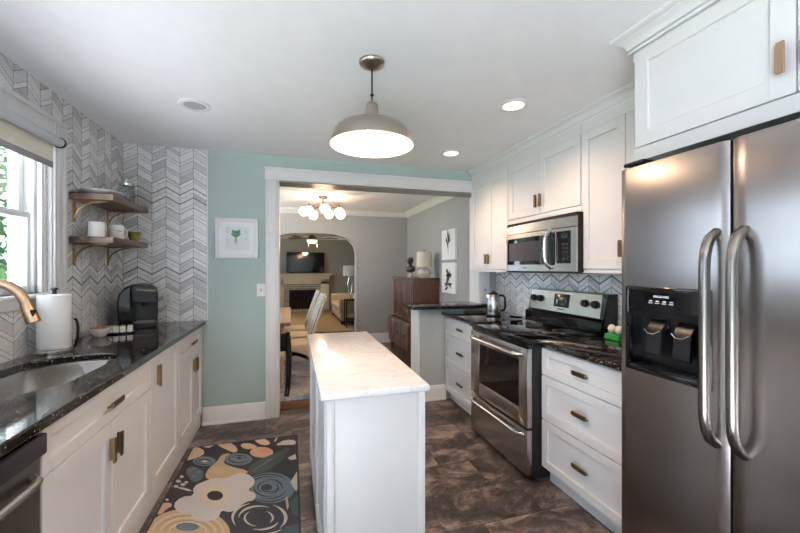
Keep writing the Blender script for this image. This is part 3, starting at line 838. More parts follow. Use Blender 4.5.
tag(m.build('glass_bowl'), 'small olive green faceted glass bowl at the end of the lower shelf', 'bowl')
# roller shade
t = thing('roller_shade', 'cream roller shade with a grey hem rolled partly down the window', 'blind', (LW+0.03, 1.73, 1.97))
m = MB(); m.cyl((LW+0.052, WY0-0.02, 2.118), (LW+0.052, WY1+0.008, 2.118), 0.026, 'roller_grey', 24); m.build('roller', t)
m = MB(); m.cyl((LW+0.052, WY1+0.009, 2.118), (LW+0.052, WY1+0.022, 2.118), 0.031, 'charcoal', 24)
m.box(LW+0.033, LW+0.06, WY1+0.011, WY1+0.02, 2.09, 2.14, 'charcoal', 0.002); m.build('end_bracket', t)
m = MB(); m.cyl((LW+0.052, WY0-0.034, 2.118), (LW+0.052, WY0-0.021, 2.118), 0.031, 'charcoal', 24); m.build('end_bracket', t)
m = MB(); m.box(LW+0.026, LW+0.029, WY0-0.012, WY1-0.004, 2.0, 2.118, 'shade_cloth'); m.build('cloth', t)
m = MB(); m.box(LW+0.024, LW+0.031, WY0-0.012, WY1-0.004, 1.965, 2.0, 'shade_hem', 0.002); m.build('hem_bar', t)
# framed botanical print
t = thing('picture_frame', 'white framed botanical print of a leafy root vegetable on the teal wall', 'picture', (-0.472, YB, 1.473))
fx0, fx1, fz0, fz1, fy = -0.653, -0.296, 1.473, 1.832, YB-0.001
m = MB(); fw = 0.030
m.box(fx0, fx0+fw, fy-0.03, fy, fz0, fz1, 'trim_paint', 0.003); m.box(fx1-fw, fx1, fy-0.03, fy, fz0, fz1, 'trim_paint', 0.003)
m.box(fx0+fw, fx1-fw, fy-0.03, fy, fz0, fz0+fw, 'trim_paint', 0.003); m.box(fx0+fw, fx1-fw, fy-0.03, fy, fz1-fw, fz1, 'trim_paint', 0.003); m.build('frame', t)
m = MB(); ix0, ix1, iz0, iz1 = fx0+0.078, fx1-0.078, fz0+0.075, fz1-0.075
m.box(fx0+fw, ix0, fy-0.016, fy-0.010, fz0+fw, fz1-fw, 'paper'); m.box(ix1, fx1-fw, fy-0.016, fy-0.010, fz0+fw, fz1-fw, 'paper')
m.box(ix0, ix1, fy-0.016, fy-0.010, fz0+fw, iz0, 'paper'); m.box(ix0, ix1, fy-0.016, fy-0.010, iz1, fz1-fw, 'paper'); m.build('mat', t)
m = MB(); m.box(ix0, ix1, fy-0.010, fy-0.006, iz0, iz1, 'print_paper'); yy = fy-0.0106
def leafs(cx, cz, s):
    for a, l, w_ in ((0.42, 0.082, 0.013), (-0.38, 0.078, 0.013), (0.05, 0.070, 0.013), (0.75, 0.06, 0.011), (-0.75, 0.055, 0.011)):
        dx, dz = math.sin(a), math.cos(a)
        m.prism([(cx, cz), (cx+dx*l*0.45+dz*w_*0.8, cz+dz*l*0.45-dx*w_*0.8), (cx+dx*l*0.8+dz*w_, cz+dz*l*0.8-dx*w_), (cx+dx*l, cz+dz*l), (cx+dx*l*0.8-dz*w_, cz+dz*l*0.8+dx*w_), (cx+dx*l*0.45-dz*w_*0.8, cz+dz*l*0.45+dx*w_*0.8)], 'y', yy, yy+0.0005, 'leaf_green')
leafs(-0.485, 1.660, 1)
m.prism([(-0.495, 1.662), (-0.475, 1.662), (-0.474, 1.635), (-0.481, 1.612), (-0.484, 1.59), (-0.487, 1.612), (-0.496, 1.635)], 'y', yy, yy+0.0005, 'root_tan')
for k in range(5): m.box(-0.500+0.007*k, -0.4985+0.007*k, yy, yy+0.0005, 1.600+0.01*(k % 2), 1.625, 'ink_grey')
for x, z, l in ((-0.57, 1.742, 0.036), (-0.568, 1.716, 0.022), (-0.568, 1.706, 0.026), (-0.566, 1.642, 0.022), (-0.566, 1.632, 0.026), (-0.412, 1.712, 0.024), (-0.412, 1.702, 0.02), (-0.415, 1.652, 0.026), (-0.415, 1.642, 0.022)):
    m.box(x, x+l, yy, yy+0.0005, z, z+0.0022, 'ink_dark' if z > 1.74 else 'ink_grey')
m.build('print', t)
# ------------------------------------------------------------------ ceiling lights
def can(label, x, y, lit):
    t = thing('recessed_light', label, 'ceiling light', (x, y, CE-0.012), 'recessed ceiling lights')
    m = MB(); m.lathe((x, y, CE), [(0.066, 0.0), (0.064, -0.006), (0.070, -0.010), (0.088, -0.008), (0.094, 0.0), (0.066, 0.0)], 'trim_paint', 40); m.build('trim_ring', t)
    m = MB()
    m.lathe((x, y, CE), [(0.0, -0.0025), (0.063, -0.0025), (0.065, -0.005), (0.065, -0.001)], 'lamp_warm' if lit else 'glass_off', 40); m.build('lens', t)
    if lit:
        l = lamp_light('recessed_lamp', (x, y, CE-0.03), CAN_W, WARM, 0.055, 'SPOT', 2.5)
CAN_W = 21
can('unlit round recessed ceiling light above the sink side', -0.596, 2.626, False)
can('larger lit recessed ceiling light nearer the refrigerator', 1.36, 2.05, True)
can('lit recessed ceiling light beside the far end of the crown moulding', 1.385, 3.065, True)
lamp_light('fill_lamp_behind_camera', (1.1, -0.4, CE-0.03), CAN_W, WARM, 0.055, 'SPOT', 2.5)  # added fill lamp out of view, with no ceiling fixture
# pendant
qx, qy = 0.389, 1.825
t = thing('pendant_light', 'brushed nickel warehouse pendant with a white-lined dome shade over the island', 'pendant lamp', (qx, qy, 2.006))
m = MB(); m.lathe((qx, qy, CE), [(0.0, 0), (0.066, 0), (0.066, -0.006), (0.060, -0.016), (0.030, -0.030), (0.010, -0.034), (0, -0.034)], 'nickel', 40); m.build('canopy', t)
m = MB(); m.cyl((qx, qy, 2.225), (qx, qy, CE-0.034), 0.004, 'black_matte', 10); m.sphere((qx, qy, 2.262), 0.010, 'black_matte', (1, 1, 0.7), 12); m.build('cord', t)
m = MB(); m.lathe((qx, qy, 2.132), [(0.0, 0.094), (0.012, 0.094), (0.026, 0.086), (0.030, 0.076), (0.036, 0.010), (0.044, 0.004), (0.044, -0.004), (0, -0.004)], 'nickel', 36); m.build('socket_cap', t)
m = MB(); m.lathe((qx, qy, 2.006), [(0.210, 0.0), (0.211, 0.004), (0.196, 0.046), (0.189, 0.066), (0.170, 0.088), (0.120, 0.110), (0.064, 0.122), (0.042, 0.126)], 'nickel', 64); m.build('shade', t, angle=50)
m = MB(); m.lathe((qx, qy, 2.006), [(0.2095, 0.0005), (0.194, 0.044), (0.186, 0.064), (0.167, 0.085), (0.118, 0.107), (0.062, 0.119), (0.030, 0.122)], 'ceramic', 64); o = m.build('shade_lining', t, angle=50); o['label'] = 'white enamel inside of the shade'
m = MB(); m.lathe((qx, qy, 2.122), [(0.014, 0.0), (0.016, -0.02), (0.030, -0.045), (0.034, -0.065), (0.028, -0.086), (0.014, -0.097), (0, -0.099)], 'lamp_bulb', 24); m.build('bulb', t)
lamp_light('pendant_lamp', (qx, qy, 2.012), 18, WARM, 0.04, 'SPOT', 2.9)
lamp_light('pendant_lamp', (qx, qy, 2.016), 4.5, WARM, 0.04)

# ------------------------------------------------------------------ island
IX0, IX1, IY0, IY1 = 0.128, 0.512, 1.398, 2.636
t = thing('kitchen_island', 'narrow white kitchen island cabinet in the middle of the slate floor', 'kitchen island', (0.32, 2.02, 0))
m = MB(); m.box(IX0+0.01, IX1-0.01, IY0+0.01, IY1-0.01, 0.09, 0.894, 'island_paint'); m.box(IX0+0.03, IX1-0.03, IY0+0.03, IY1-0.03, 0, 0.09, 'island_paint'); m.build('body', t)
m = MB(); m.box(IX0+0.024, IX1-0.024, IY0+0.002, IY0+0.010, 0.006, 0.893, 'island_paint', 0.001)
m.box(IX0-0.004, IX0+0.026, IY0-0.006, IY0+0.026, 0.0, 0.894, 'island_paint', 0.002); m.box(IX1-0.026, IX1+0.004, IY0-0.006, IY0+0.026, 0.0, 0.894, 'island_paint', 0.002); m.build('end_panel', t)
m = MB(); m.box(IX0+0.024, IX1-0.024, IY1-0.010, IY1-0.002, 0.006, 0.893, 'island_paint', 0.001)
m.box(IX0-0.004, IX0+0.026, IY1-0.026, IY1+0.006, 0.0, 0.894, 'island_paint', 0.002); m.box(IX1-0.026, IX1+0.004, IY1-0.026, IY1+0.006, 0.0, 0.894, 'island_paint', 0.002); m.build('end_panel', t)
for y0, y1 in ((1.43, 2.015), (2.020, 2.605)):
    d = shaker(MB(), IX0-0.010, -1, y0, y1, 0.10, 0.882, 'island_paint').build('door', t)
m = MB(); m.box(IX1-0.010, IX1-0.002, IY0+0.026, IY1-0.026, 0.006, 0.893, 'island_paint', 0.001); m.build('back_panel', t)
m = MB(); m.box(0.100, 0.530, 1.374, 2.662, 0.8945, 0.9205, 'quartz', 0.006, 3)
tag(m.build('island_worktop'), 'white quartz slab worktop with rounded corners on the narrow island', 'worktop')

# ------------------------------------------------------------------ floral rug
RUG = [
('sand',[(-0.725,3.166),(-0.658,3.110),(-0.617,3.021),(-0.657,2.966),(-0.738,2.941),(-0.745,3.058)]),
('cream',[(-0.694,3.168),(-0.641,3.179),(-0.583,3.139),(-0.610,3.103)]),
('sand',[(-0.584,3.174),(-0.478,3.170),(-0.396,3.044),(-0.400,2.957),(-0.473,3.031)]),
('sand',[(-0.395,3.099),(-0.340,3.114),(-0.259,3.040),(-0.263,2.994),(-0.344,3.003)]),
('sand',[(-0.295,3.167),(-0.227,3.168),(-0.156,3.060),(-0.184,3.018),(-0.253,3.065)]),
('cream',[(-0.134,3.004),(-0.052,3.084),(0.026,3.053),(0.030,2.967),(-0.050,2.990)]),
('cream',[(-0.137,3.081),(-0.119,3.152),(-0.109,3.141),(-0.126,3.066)]),
('peach',[(-0.134,2.896),(-0.138,2.866),(-0.155,2.844),(-0.180,2.835),(-0.211,2.838),(-0.243,2.853),(-0.271,2.879),(-0.292,2.911),(-0.301,2.945),(-0.298,2.976),(-0.282,3.000),(-0.256,3.011),(-0.224,3.008),(-0.190,2.991),(-0.161,2.964),(-0.142,2.930)]),
('rose',[(-0.146,2.924),(-0.149,2.909),(-0.159,2.898),(-0.174,2.894),(-0.192,2.896),(-0.211,2.904),(-0.227,2.918),(-0.239,2.935),(-0.244,2.953),(-0.241,2.968),(-0.232,2.979),(-0.216,2.984),(-0.198,2.982),(-0.179,2.973),(-0.162,2.959),(-0.151,2.941)]),
('leaf',[(-0.287,2.632),(-0.285,2.747),(-0.232,2.808),(-0.128,2.877),(-0.008,2.967),(-0.047,2.786),(-0.119,2.683),(-0.202,2.621)]),
('steelblue',[(-0.269,2.655),(-0.183,2.763),(-0.049,2.906),(-0.176,2.748)]),
('cream',[(-0.031,2.782),(0.024,2.825),(0.031,2.747),(-0.008,2.742)]),
('tan',[(-0.554,2.684),(-0.550,2.795),(-0.512,2.859),(-0.501,2.970),(-0.441,2.976),(-0.440,2.918),(-0.474,2.848),(-0.403,2.766),(-0.294,2.690),(-0.282,2.644),(-0.359,2.653),(-0.422,2.618),(-0.503,2.623)]),
('sand',[(-0.546,2.700),(-0.546,2.733),(-0.536,2.759),(-0.518,2.776),(-0.492,2.781),(-0.463,2.773),(-0.434,2.753),(-0.407,2.724),(-0.386,2.690),(-0.387,2.689),(-0.409,2.721),(-0.435,2.747),(-0.463,2.763),(-0.489,2.770),(-0.513,2.766),(-0.531,2.753),(-0.542,2.730),(-0.545,2.700)]),
('sand',[(-0.526,2.690),(-0.525,2.715),(-0.518,2.736),(-0.504,2.749),(-0.484,2.753),(-0.462,2.747),(-0.439,2.731),(-0.418,2.708),(-0.402,2.682),(-0.403,2.681),(-0.420,2.705),(-0.440,2.725),(-0.461,2.737),(-0.481,2.742),(-0.499,2.739),(-0.513,2.729),(-0.522,2.712),(-0.525,2.689)]),
('sand',[(-0.505,2.679),(-0.505,2.698),(-0.500,2.713),(-0.490,2.722),(-0.476,2.725),(-0.460,2.720),(-0.443,2.709),(-0.429,2.693),(-0.418,2.674),(-0.418,2.673),(-0.431,2.690),(-0.445,2.703),(-0.459,2.711),(-0.473,2.714),(-0.485,2.713),(-0.495,2.706),(-0.502,2.695),(-0.504,2.679)]),
('sand',[(-0.485,2.669),(-0.485,2.680),(-0.482,2.690),(-0.476,2.696),(-0.468,2.698),(-0.458,2.695),(-0.448,2.688),(-0.439,2.677),(-0.433,2.666),(-0.434,2.665),(-0.441,2.675),(-0.449,2.681),(-0.457,2.686),(-0.465,2.687),(-0.472,2.687),(-0.477,2.683),(-0.482,2.677),(-0.484,2.669)]),
('steelblue',[(-0.519,2.877),(-0.520,2.851),(-0.533,2.833),(-0.556,2.825),(-0.584,2.829),(-0.615,2.843),(-0.644,2.866),(-0.667,2.894),(-0.679,2.924),(-0.680,2.951),(-0.668,2.971),(-0.645,2.980),(-0.615,2.976),(-0.582,2.961),(-0.553,2.937),(-0.531,2.907)]),
('dark',[(-0.534,2.862),(-0.546,2.845),(-0.571,2.839),(-0.603,2.848),(-0.633,2.870),(-0.655,2.899),(-0.662,2.927),(-0.651,2.946),(-0.627,2.952),(-0.626,2.950),(-0.647,2.941),(-0.654,2.923),(-0.648,2.900),(-0.629,2.878),(-0.603,2.860),(-0.574,2.850),(-0.550,2.850),(-0.535,2.863)]),
('dark',[(-0.636,2.908),(-0.636,2.923),(-0.627,2.933),(-0.609,2.935),(-0.587,2.927),(-0.568,2.912),(-0.555,2.893),(-0.553,2.877),(-0.561,2.868),(-0.562,2.869),(-0.558,2.880),(-0.562,2.893),(-0.572,2.905),(-0.588,2.915),(-0.605,2.921),(-0.621,2.923),(-0.632,2.919),(-0.635,2.908)]),
('cream',[(-0.577,2.891),(-0.578,2.886),(-0.581,2.883),(-0.586,2.882),(-0.593,2.883),(-0.600,2.886),(-0.607,2.891),(-0.611,2.896),(-0.614,2.902),(-0.614,2.907),(-0.611,2.910),(-0.605,2.911),(-0.598,2.910),(-0.591,2.907),(-0.584,2.902),(-0.580,2.897)]),
('steelblue',[(-0.273,2.833),(-0.277,2.802),(-0.295,2.780),(-0.323,2.770),(-0.358,2.774),(-0.395,2.791),(-0.428,2.819),(-0.453,2.853),(-0.466,2.890),(-0.464,2.923),(-0.448,2.948),(-0.419,2.959),(-0.382,2.955),(-0.343,2.936),(-0.308,2.907),(-0.284,2.870)]),
('dark',[(-0.297,2.827),(-0.311,2.807),(-0.337,2.798),(-0.370,2.804),(-0.404,2.824),(-0.430,2.854),(-0.443,2.887),(-0.439,2.914),(-0.421,2.929),(-0.419,2.927),(-0.434,2.909),(-0.434,2.885),(-0.421,2.860),(-0.399,2.837),(-0.371,2.820),(-0.341,2.812),(-0.315,2.814),(-0.299,2.828)]),
('dark',[(-0.412,2.887),(-0.414,2.906),(-0.406,2.921),(-0.387,2.927),(-0.362,2.922),(-0.339,2.906),(-0.322,2.885),(-0.317,2.864),(-0.323,2.849),(-0.324,2.850),(-0.321,2.865),(-0.328,2.882),(-0.343,2.897),(-0.362,2.908),(-0.383,2.913),(-0.400,2.912),(-0.410,2.903),(-0.411,2.887)]),
('dark',[(-0.347,2.875),(-0.348,2.869),(-0.351,2.864),(-0.357,2.862),(-0.364,2.863),(-0.371,2.867),(-0.378,2.872),(-0.382,2.879),(-0.385,2.886),(-0.384,2.892),(-0.381,2.896),(-0.375,2.898),(-0.368,2.897),(-0.361,2.894),(-0.354,2.888),(-0.349,2.881)]),
('slate',[(-0.694,2.794),(-0.676,2.862),(-0.624,2.817),(-0.570,2.757),(-0.560,2.645),(-0.609,2.634),(-0.654,2.713)]),
('steelblue',[(-0.657,2.797),(-0.658,2.786),(-0.668,2.783),(-0.681,2.792),(-0.689,2.807),(-0.687,2.819),(-0.677,2.821),(-0.664,2.812)]),
('steelblue',[(-0.626,2.803),(-0.628,2.791),(-0.638,2.789),(-0.651,2.798),(-0.659,2.812),(-0.657,2.824),(-0.647,2.826),(-0.634,2.817)]),
('steelblue',[(-0.587,2.748),(-0.589,2.737),(-0.599,2.735),(-0.611,2.744),(-0.619,2.758),(-0.617,2.769),(-0.607,2.771),(-0.594,2.762)]),
('steelblue',[(-0.605,2.706),(-0.607,2.696),(-0.616,2.694),(-0.629,2.702),(-0.636,2.716),(-0.634,2.727),(-0.624,2.729),(-0.612,2.720)]),
('cream',[(-0.725,2.681),(-0.726,2.671),(-0.734,2.670),(-0.744,2.677),(-0.750,2.688),(-0.750,2.698),(-0.742,2.700),(-0.732,2.693)]),
('cream',[(-0.722,2.746),(-0.723,2.735),(-0.731,2.733),(-0.743,2.741),(-0.750,2.755),(-0.750,2.766),(-0.741,2.768),(-0.729,2.760)]),
('cream',[(-0.723,2.802),(-0.724,2.793),(-0.731,2.791),(-0.740,2.798),(-0.746,2.809),(-0.746,2.819),(-0.739,2.821),(-0.729,2.814)]),
('cream',[(-0.682,2.721),(-0.684,2.710),(-0.692,2.708),(-0.704,2.716),(-0.711,2.730),(-0.710,2.741),(-0.701,2.743),(-0.690,2.735)]),
('cream',[(-0.686,2.670),(-0.687,2.657),(-0.698,2.654),(-0.711,2.664),(-0.720,2.679),(-0.719,2.692),(-0.708,2.695),(-0.695,2.685)]),
('cream',[(-0.648,2.620),(-0.650,2.608),(-0.660,2.606),(-0.673,2.615),(-0.681,2.630),(-0.680,2.642),(-0.670,2.645),(-0.656,2.635)]),
('cream',[(-0.685,2.611),(-0.686,2.600),(-0.695,2.598),(-0.707,2.606),(-0.715,2.620),(-0.714,2.631),(-0.705,2.633),(-0.693,2.625)]),
('cream',[(-0.718,2.621),(-0.718,2.614),(-0.724,2.612),(-0.732,2.618),(-0.737,2.626),(-0.736,2.634),(-0.730,2.635),(-0.723,2.630)]),
('cream',[(-0.638,2.643),(-0.639,2.633),(-0.647,2.631),(-0.657,2.638),(-0.663,2.650),(-0.662,2.659),(-0.654,2.661),(-0.645,2.654)]),
('cream',[(-0.733,2.549),(-0.734,2.541),(-0.740,2.540),(-0.749,2.546),(-0.754,2.555),(-0.754,2.563),(-0.747,2.564),(-0.739,2.558)]),
('cream',[(-0.733,2.504),(-0.734,2.497),(-0.739,2.496),(-0.746,2.501),(-0.751,2.509),(-0.751,2.515),(-0.745,2.517),(-0.738,2.512)]),
('cream',[(-0.701,2.476),(-0.701,2.469),(-0.708,2.468),(-0.716,2.474),(-0.721,2.482),(-0.720,2.490),(-0.714,2.491),(-0.706,2.485)]),
('cream',[(-0.737,2.327),(-0.737,2.322),(-0.741,2.321),(-0.747,2.325),(-0.751,2.331),(-0.751,2.335),(-0.746,2.336),(-0.740,2.332)]),
('cream',[(-0.738,2.275),(-0.739,2.271),(-0.743,2.270),(-0.749,2.274),(-0.752,2.280),(-0.752,2.284),(-0.748,2.285),(-0.742,2.281)]),
('cream',[(-0.697,2.605),(-0.657,2.593),(-0.595,2.543),(-0.597,2.528),(-0.657,2.569)]),
('peach',[(-0.743,2.361),(-0.743,2.452),(-0.684,2.446),(-0.662,2.407),(-0.692,2.376),(-0.698,2.338)]),
('steelblue',[(0.019,2.387),(0.007,2.327),(-0.024,2.285),(-0.070,2.266),(-0.123,2.270),(-0.178,2.297),(-0.228,2.345),(-0.265,2.407),(-0.283,2.476),(-0.279,2.542),(-0.252,2.593),(-0.203,2.620),(-0.142,2.617),(-0.079,2.584),(-0.027,2.527),(0.008,2.457)]),
('dark',[(-0.023,2.328),(-0.042,2.303),(-0.068,2.287),(-0.099,2.281),(-0.133,2.286),(-0.167,2.301),(-0.200,2.326),(-0.229,2.358),(-0.251,2.395),(-0.250,2.396),(-0.226,2.361),(-0.197,2.333),(-0.166,2.312),(-0.134,2.298),(-0.102,2.293),(-0.072,2.296),(-0.046,2.308),(-0.025,2.329)]),
('dark',[(-0.276,2.502),(-0.269,2.546),(-0.249,2.582),(-0.218,2.604),(-0.177,2.610),(-0.132,2.597),(-0.089,2.568),(-0.053,2.527),(-0.027,2.480),(-0.028,2.479),(-0.056,2.523),(-0.092,2.559),(-0.133,2.583),(-0.174,2.594),(-0.212,2.590),(-0.243,2.572),(-0.264,2.541),(-0.274,2.501)]),
('dark',[(-0.242,2.424),(-0.254,2.464),(-0.256,2.504),(-0.247,2.539),(-0.226,2.566),(-0.196,2.579),(-0.160,2.578),(-0.124,2.562),(-0.090,2.534),(-0.091,2.533),(-0.124,2.555),(-0.159,2.566),(-0.191,2.565),(-0.218,2.552),(-0.237,2.529),(-0.248,2.499),(-0.249,2.463),(-0.241,2.424)]),
('dark',[(-0.034,2.384),(-0.040,2.358),(-0.051,2.336),(-0.068,2.320),(-0.089,2.311),(-0.114,2.310),(-0.139,2.316),(-0.164,2.330),(-0.188,2.349),(-0.187,2.350),(-0.164,2.335),(-0.140,2.326),(-0.116,2.322),(-0.094,2.324),(-0.074,2.331),(-0.057,2.343),(-0.044,2.361),(-0.036,2.385)]),
('dark',[(-0.095,2.341),(-0.118,2.336),(-0.144,2.340),(-0.170,2.353),(-0.194,2.375),(-0.214,2.404),(-0.227,2.436),(-0.231,2.467),(-0.227,2.495),(-0.225,2.494),(-0.226,2.465),(-0.219,2.436),(-0.206,2.408),(-0.188,2.383),(-0.167,2.363),(-0.143,2.349),(-0.119,2.342),(-0.096,2.343)]),
('dark',[(-0.177,2.539),(-0.154,2.541),(-0.128,2.533),(-0.103,2.516),(-0.081,2.492),(-0.065,2.463),(-0.056,2.433),(-0.055,2.405),(-0.062,2.381),(-0.063,2.382),(-0.060,2.407),(-0.064,2.433),(-0.074,2.459),(-0.089,2.484),(-0.107,2.505),(-0.129,2.522),(-0.153,2.534),(-0.177,2.537)]),
('dark',[(-0.170,2.383),(-0.191,2.405),(-0.205,2.432),(-0.212,2.462),(-0.208,2.490),(-0.195,2.510),(-0.173,2.520),(-0.148,2.516),(-0.123,2.502),(-0.123,2.500),(-0.147,2.510),(-0.169,2.509),(-0.187,2.499),(-0.198,2.481),(-0.202,2.459),(-0.198,2.433),(-0.187,2.407),(-0.169,2.384)]),
('dark',[(-0.097,2.468),(-0.086,2.449),(-0.079,2.427),(-0.078,2.407),(-0.082,2.388),(-0.091,2.375),(-0.105,2.367),(-0.121,2.365),(-0.138,2.370),(-0.138,2.372),(-0.123,2.372),(-0.110,2.377),(-0.099,2.385),(-0.092,2.397),(-0.088,2.412),(-0.087,2.429),(-0.091,2.447),(-0.098,2.467)]),
('dark',[(-0.103,2.401),(-0.111,2.388),(-0.125,2.382),(-0.142,2.383),(-0.159,2.393),(-0.174,2.409),(-0.184,2.429),(-0.187,2.449),(-0.184,2.466),(-0.183,2.465),(-0.182,2.448),(-0.177,2.430),(-0.167,2.415),(-0.155,2.404),(-0.142,2.395),(-0.128,2.392),(-0.115,2.394),(-0.104,2.402)]),
('dark',[(-0.119,2.435),(-0.121,2.421),(-0.127,2.412),(-0.137,2.407),(-0.149,2.408),(-0.162,2.414),(-0.173,2.425),(-0.180,2.439),(-0.184,2.454),(-0.183,2.468),(-0.176,2.478),(-0.166,2.483),(-0.154,2.482),(-0.141,2.476),(-0.130,2.464),(-0.122,2.450)]),
('cream',[(-0.011,2.458),(0.032,2.574),(0.038,2.393),(0.024,2.345)]),
('tan',[(-0.039,2.299),(-0.026,2.318),(-0.017,2.207),(-0.027,2.180)]),
('leaf',[(-0.012,2.248),(0.042,2.321),(0.048,2.090),(0.000,2.142)]),
('leaf',[(-0.034,2.042),(0.053,2.052),(0.054,1.964),(-0.088,1.990)]),
('cream',[(-0.287,2.125),(-0.305,2.154),(-0.317,2.186),(-0.323,2.217),(-0.320,2.247),(-0.309,2.272),(-0.290,2.291),(-0.265,2.302),(-0.235,2.305),(-0.234,2.302),(-0.260,2.293),(-0.281,2.279),(-0.296,2.260),(-0.305,2.237),(-0.309,2.211),(-0.307,2.184),(-0.299,2.155),(-0.286,2.125)]),
('cream',[(-0.107,2.254),(-0.078,2.230),(-0.053,2.201),(-0.035,2.169),(-0.025,2.136),(-0.023,2.105),(-0.029,2.078),(-0.043,2.057),(-0.061,2.042),(-0.063,2.044),(-0.050,2.063),(-0.043,2.086),(-0.041,2.111),(-0.044,2.138),(-0.052,2.166),(-0.065,2.195),(-0.084,2.224),(-0.108,2.252)]),
('cream',[(-0.282,2.187),(-0.284,2.215),(-0.278,2.240),(-0.263,2.261),(-0.241,2.273),(-0.212,2.276),(-0.181,2.269),(-0.150,2.254),(-0.122,2.231),(-0.123,2.230),(-0.151,2.246),(-0.180,2.256),(-0.207,2.259),(-0.232,2.255),(-0.252,2.246),(-0.268,2.231),(-0.278,2.211),(-0.280,2.187)]),
('cream',[(-0.070,2.091),(-0.076,2.075),(-0.086,2.061),(-0.101,2.052),(-0.118,2.047),(-0.138,2.047),(-0.159,2.052),(-0.180,2.061),(-0.200,2.074),(-0.200,2.075),(-0.180,2.068),(-0.161,2.063),(-0.142,2.061),(-0.125,2.062),(-0.109,2.065),(-0.094,2.071),(-0.082,2.080),(-0.071,2.092)]),
('cream',[(-0.180,2.088),(-0.201,2.098),(-0.222,2.114),(-0.239,2.135),(-0.251,2.158),(-0.256,2.181),(-0.254,2.202),(-0.244,2.218),(-0.229,2.229),(-0.228,2.227),(-0.239,2.213),(-0.245,2.196),(-0.245,2.178),(-0.240,2.158),(-0.230,2.138),(-0.217,2.120),(-0.200,2.103),(-0.179,2.089)]),
('cream',[(-0.140,2.204),(-0.125,2.193),(-0.112,2.178),(-0.102,2.162),(-0.097,2.145),(-0.095,2.129),(-0.098,2.115),(-0.105,2.104),(-0.115,2.096),(-0.116,2.097),(-0.110,2.108),(-0.107,2.120),(-0.106,2.133),(-0.108,2.146),(-0.113,2.160),(-0.119,2.174),(-0.129,2.189),(-0.140,2.203)]),
('cream',[(-0.051,2.031),(-0.065,2.019),(-0.081,2.010),(-0.101,2.006),(-0.122,2.005),(-0.144,2.008),(-0.167,2.015),(-0.190,2.026),(-0.212,2.040),(-0.211,2.042),(-0.189,2.033),(-0.168,2.026),(-0.147,2.022),(-0.126,2.019),(-0.106,2.019),(-0.087,2.021),(-0.069,2.025),(-0.052,2.033)]),
('tan',[(-0.306,2.070),(-0.305,2.029),(-0.314,1.995),(-0.332,1.968),(-0.359,1.950),(-0.392,1.941),(-0.430,1.940),(-0.472,1.949),(-0.516,1.966),(-0.560,1.990),(-0.603,2.022),(-0.643,2.060),(-0.678,2.102),(-0.706,2.147),(-0.726,2.194),(-0.736,2.239),(-0.735,2.281),(-0.723,2.316),(-0.698,2.343),(-0.663,2.359),(-0.620,2.363),(-0.570,2.354),(-0.517,2.332),(-0.464,2.300),(-0.416,2.260),(-0.374,2.214),(-0.341,2.165),(-0.318,2.116)]),
('cream',[(-0.695,2.185),(-0.705,2.224),(-0.704,2.260),(-0.692,2.290),(-0.670,2.313),(-0.638,2.325),(-0.598,2.327),(-0.553,2.317),(-0.505,2.296),(-0.459,2.266),(-0.417,2.228),(-0.383,2.187),(-0.357,2.144),(-0.341,2.103),(-0.335,2.066),(-0.336,2.066),(-0.345,2.104),(-0.363,2.143),(-0.389,2.183),(-0.423,2.221),(-0.463,2.254),(-0.505,2.281),(-0.549,2.299),(-0.591,2.309),(-0.629,2.309),(-0.660,2.300),(-0.683,2.281),(-0.697,2.254),(-0.700,2.222),(-0.694,2.185)]),
('cream',[(-0.655,2.173),(-0.662,2.203),(-0.661,2.230),(-0.652,2.254),(-0.635,2.271),(-0.610,2.280),(-0.579,2.282),(-0.544,2.274),(-0.508,2.258),(-0.472,2.235),(-0.440,2.206),(-0.413,2.174),(-0.393,2.141),(-0.380,2.110),(-0.376,2.081),(-0.377,2.081),(-0.384,2.110),(-0.399,2.140),(-0.419,2.170),(-0.445,2.199),(-0.476,2.223),(-0.508,2.243),(-0.541,2.257),(-0.572,2.264),(-0.601,2.265),(-0.625,2.258),(-0.643,2.245),(-0.654,2.225),(-0.658,2.201),(-0.654,2.173)]),
('cream',[(-0.615,2.161),(-0.620,2.182),(-0.619,2.202),(-0.613,2.218),(-0.600,2.230),(-0.583,2.237),(-0.561,2.238),(-0.536,2.232),(-0.510,2.221),(-0.485,2.205),(-0.462,2.184),(-0.443,2.162),(-0.428,2.138),(-0.419,2.116),(-0.416,2.095),(-0.417,2.096),(-0.423,2.116),(-0.434,2.138),(-0.449,2.158),(-0.467,2.177),(-0.488,2.194),(-0.510,2.207),(-0.533,2.216),(-0.554,2.221),(-0.574,2.222),(-0.591,2.218),(-0.604,2.209),(-0.612,2.197),(-0.616,2.180),(-0.614,2.161)]),
('ochre',[(-0.675,2.179),(-0.682,2.212),(-0.681,2.243),(-0.670,2.268),(-0.650,2.287),(-0.621,2.297),(-0.586,2.298),(-0.547,2.289),(-0.506,2.271),(-0.466,2.245),(-0.429,2.214),(-0.399,2.178),(-0.376,2.142),(-0.361,2.106),(-0.356,2.073),(-0.356,2.074),(-0.364,2.106),(-0.380,2.141),(-0.403,2.176),(-0.433,2.209),(-0.468,2.238),(-0.506,2.261),(-0.545,2.278),(-0.582,2.286),(-0.615,2.287),(-0.643,2.278),(-0.664,2.262),(-0.676,2.239),(-0.680,2.211),(-0.674,2.179)]),
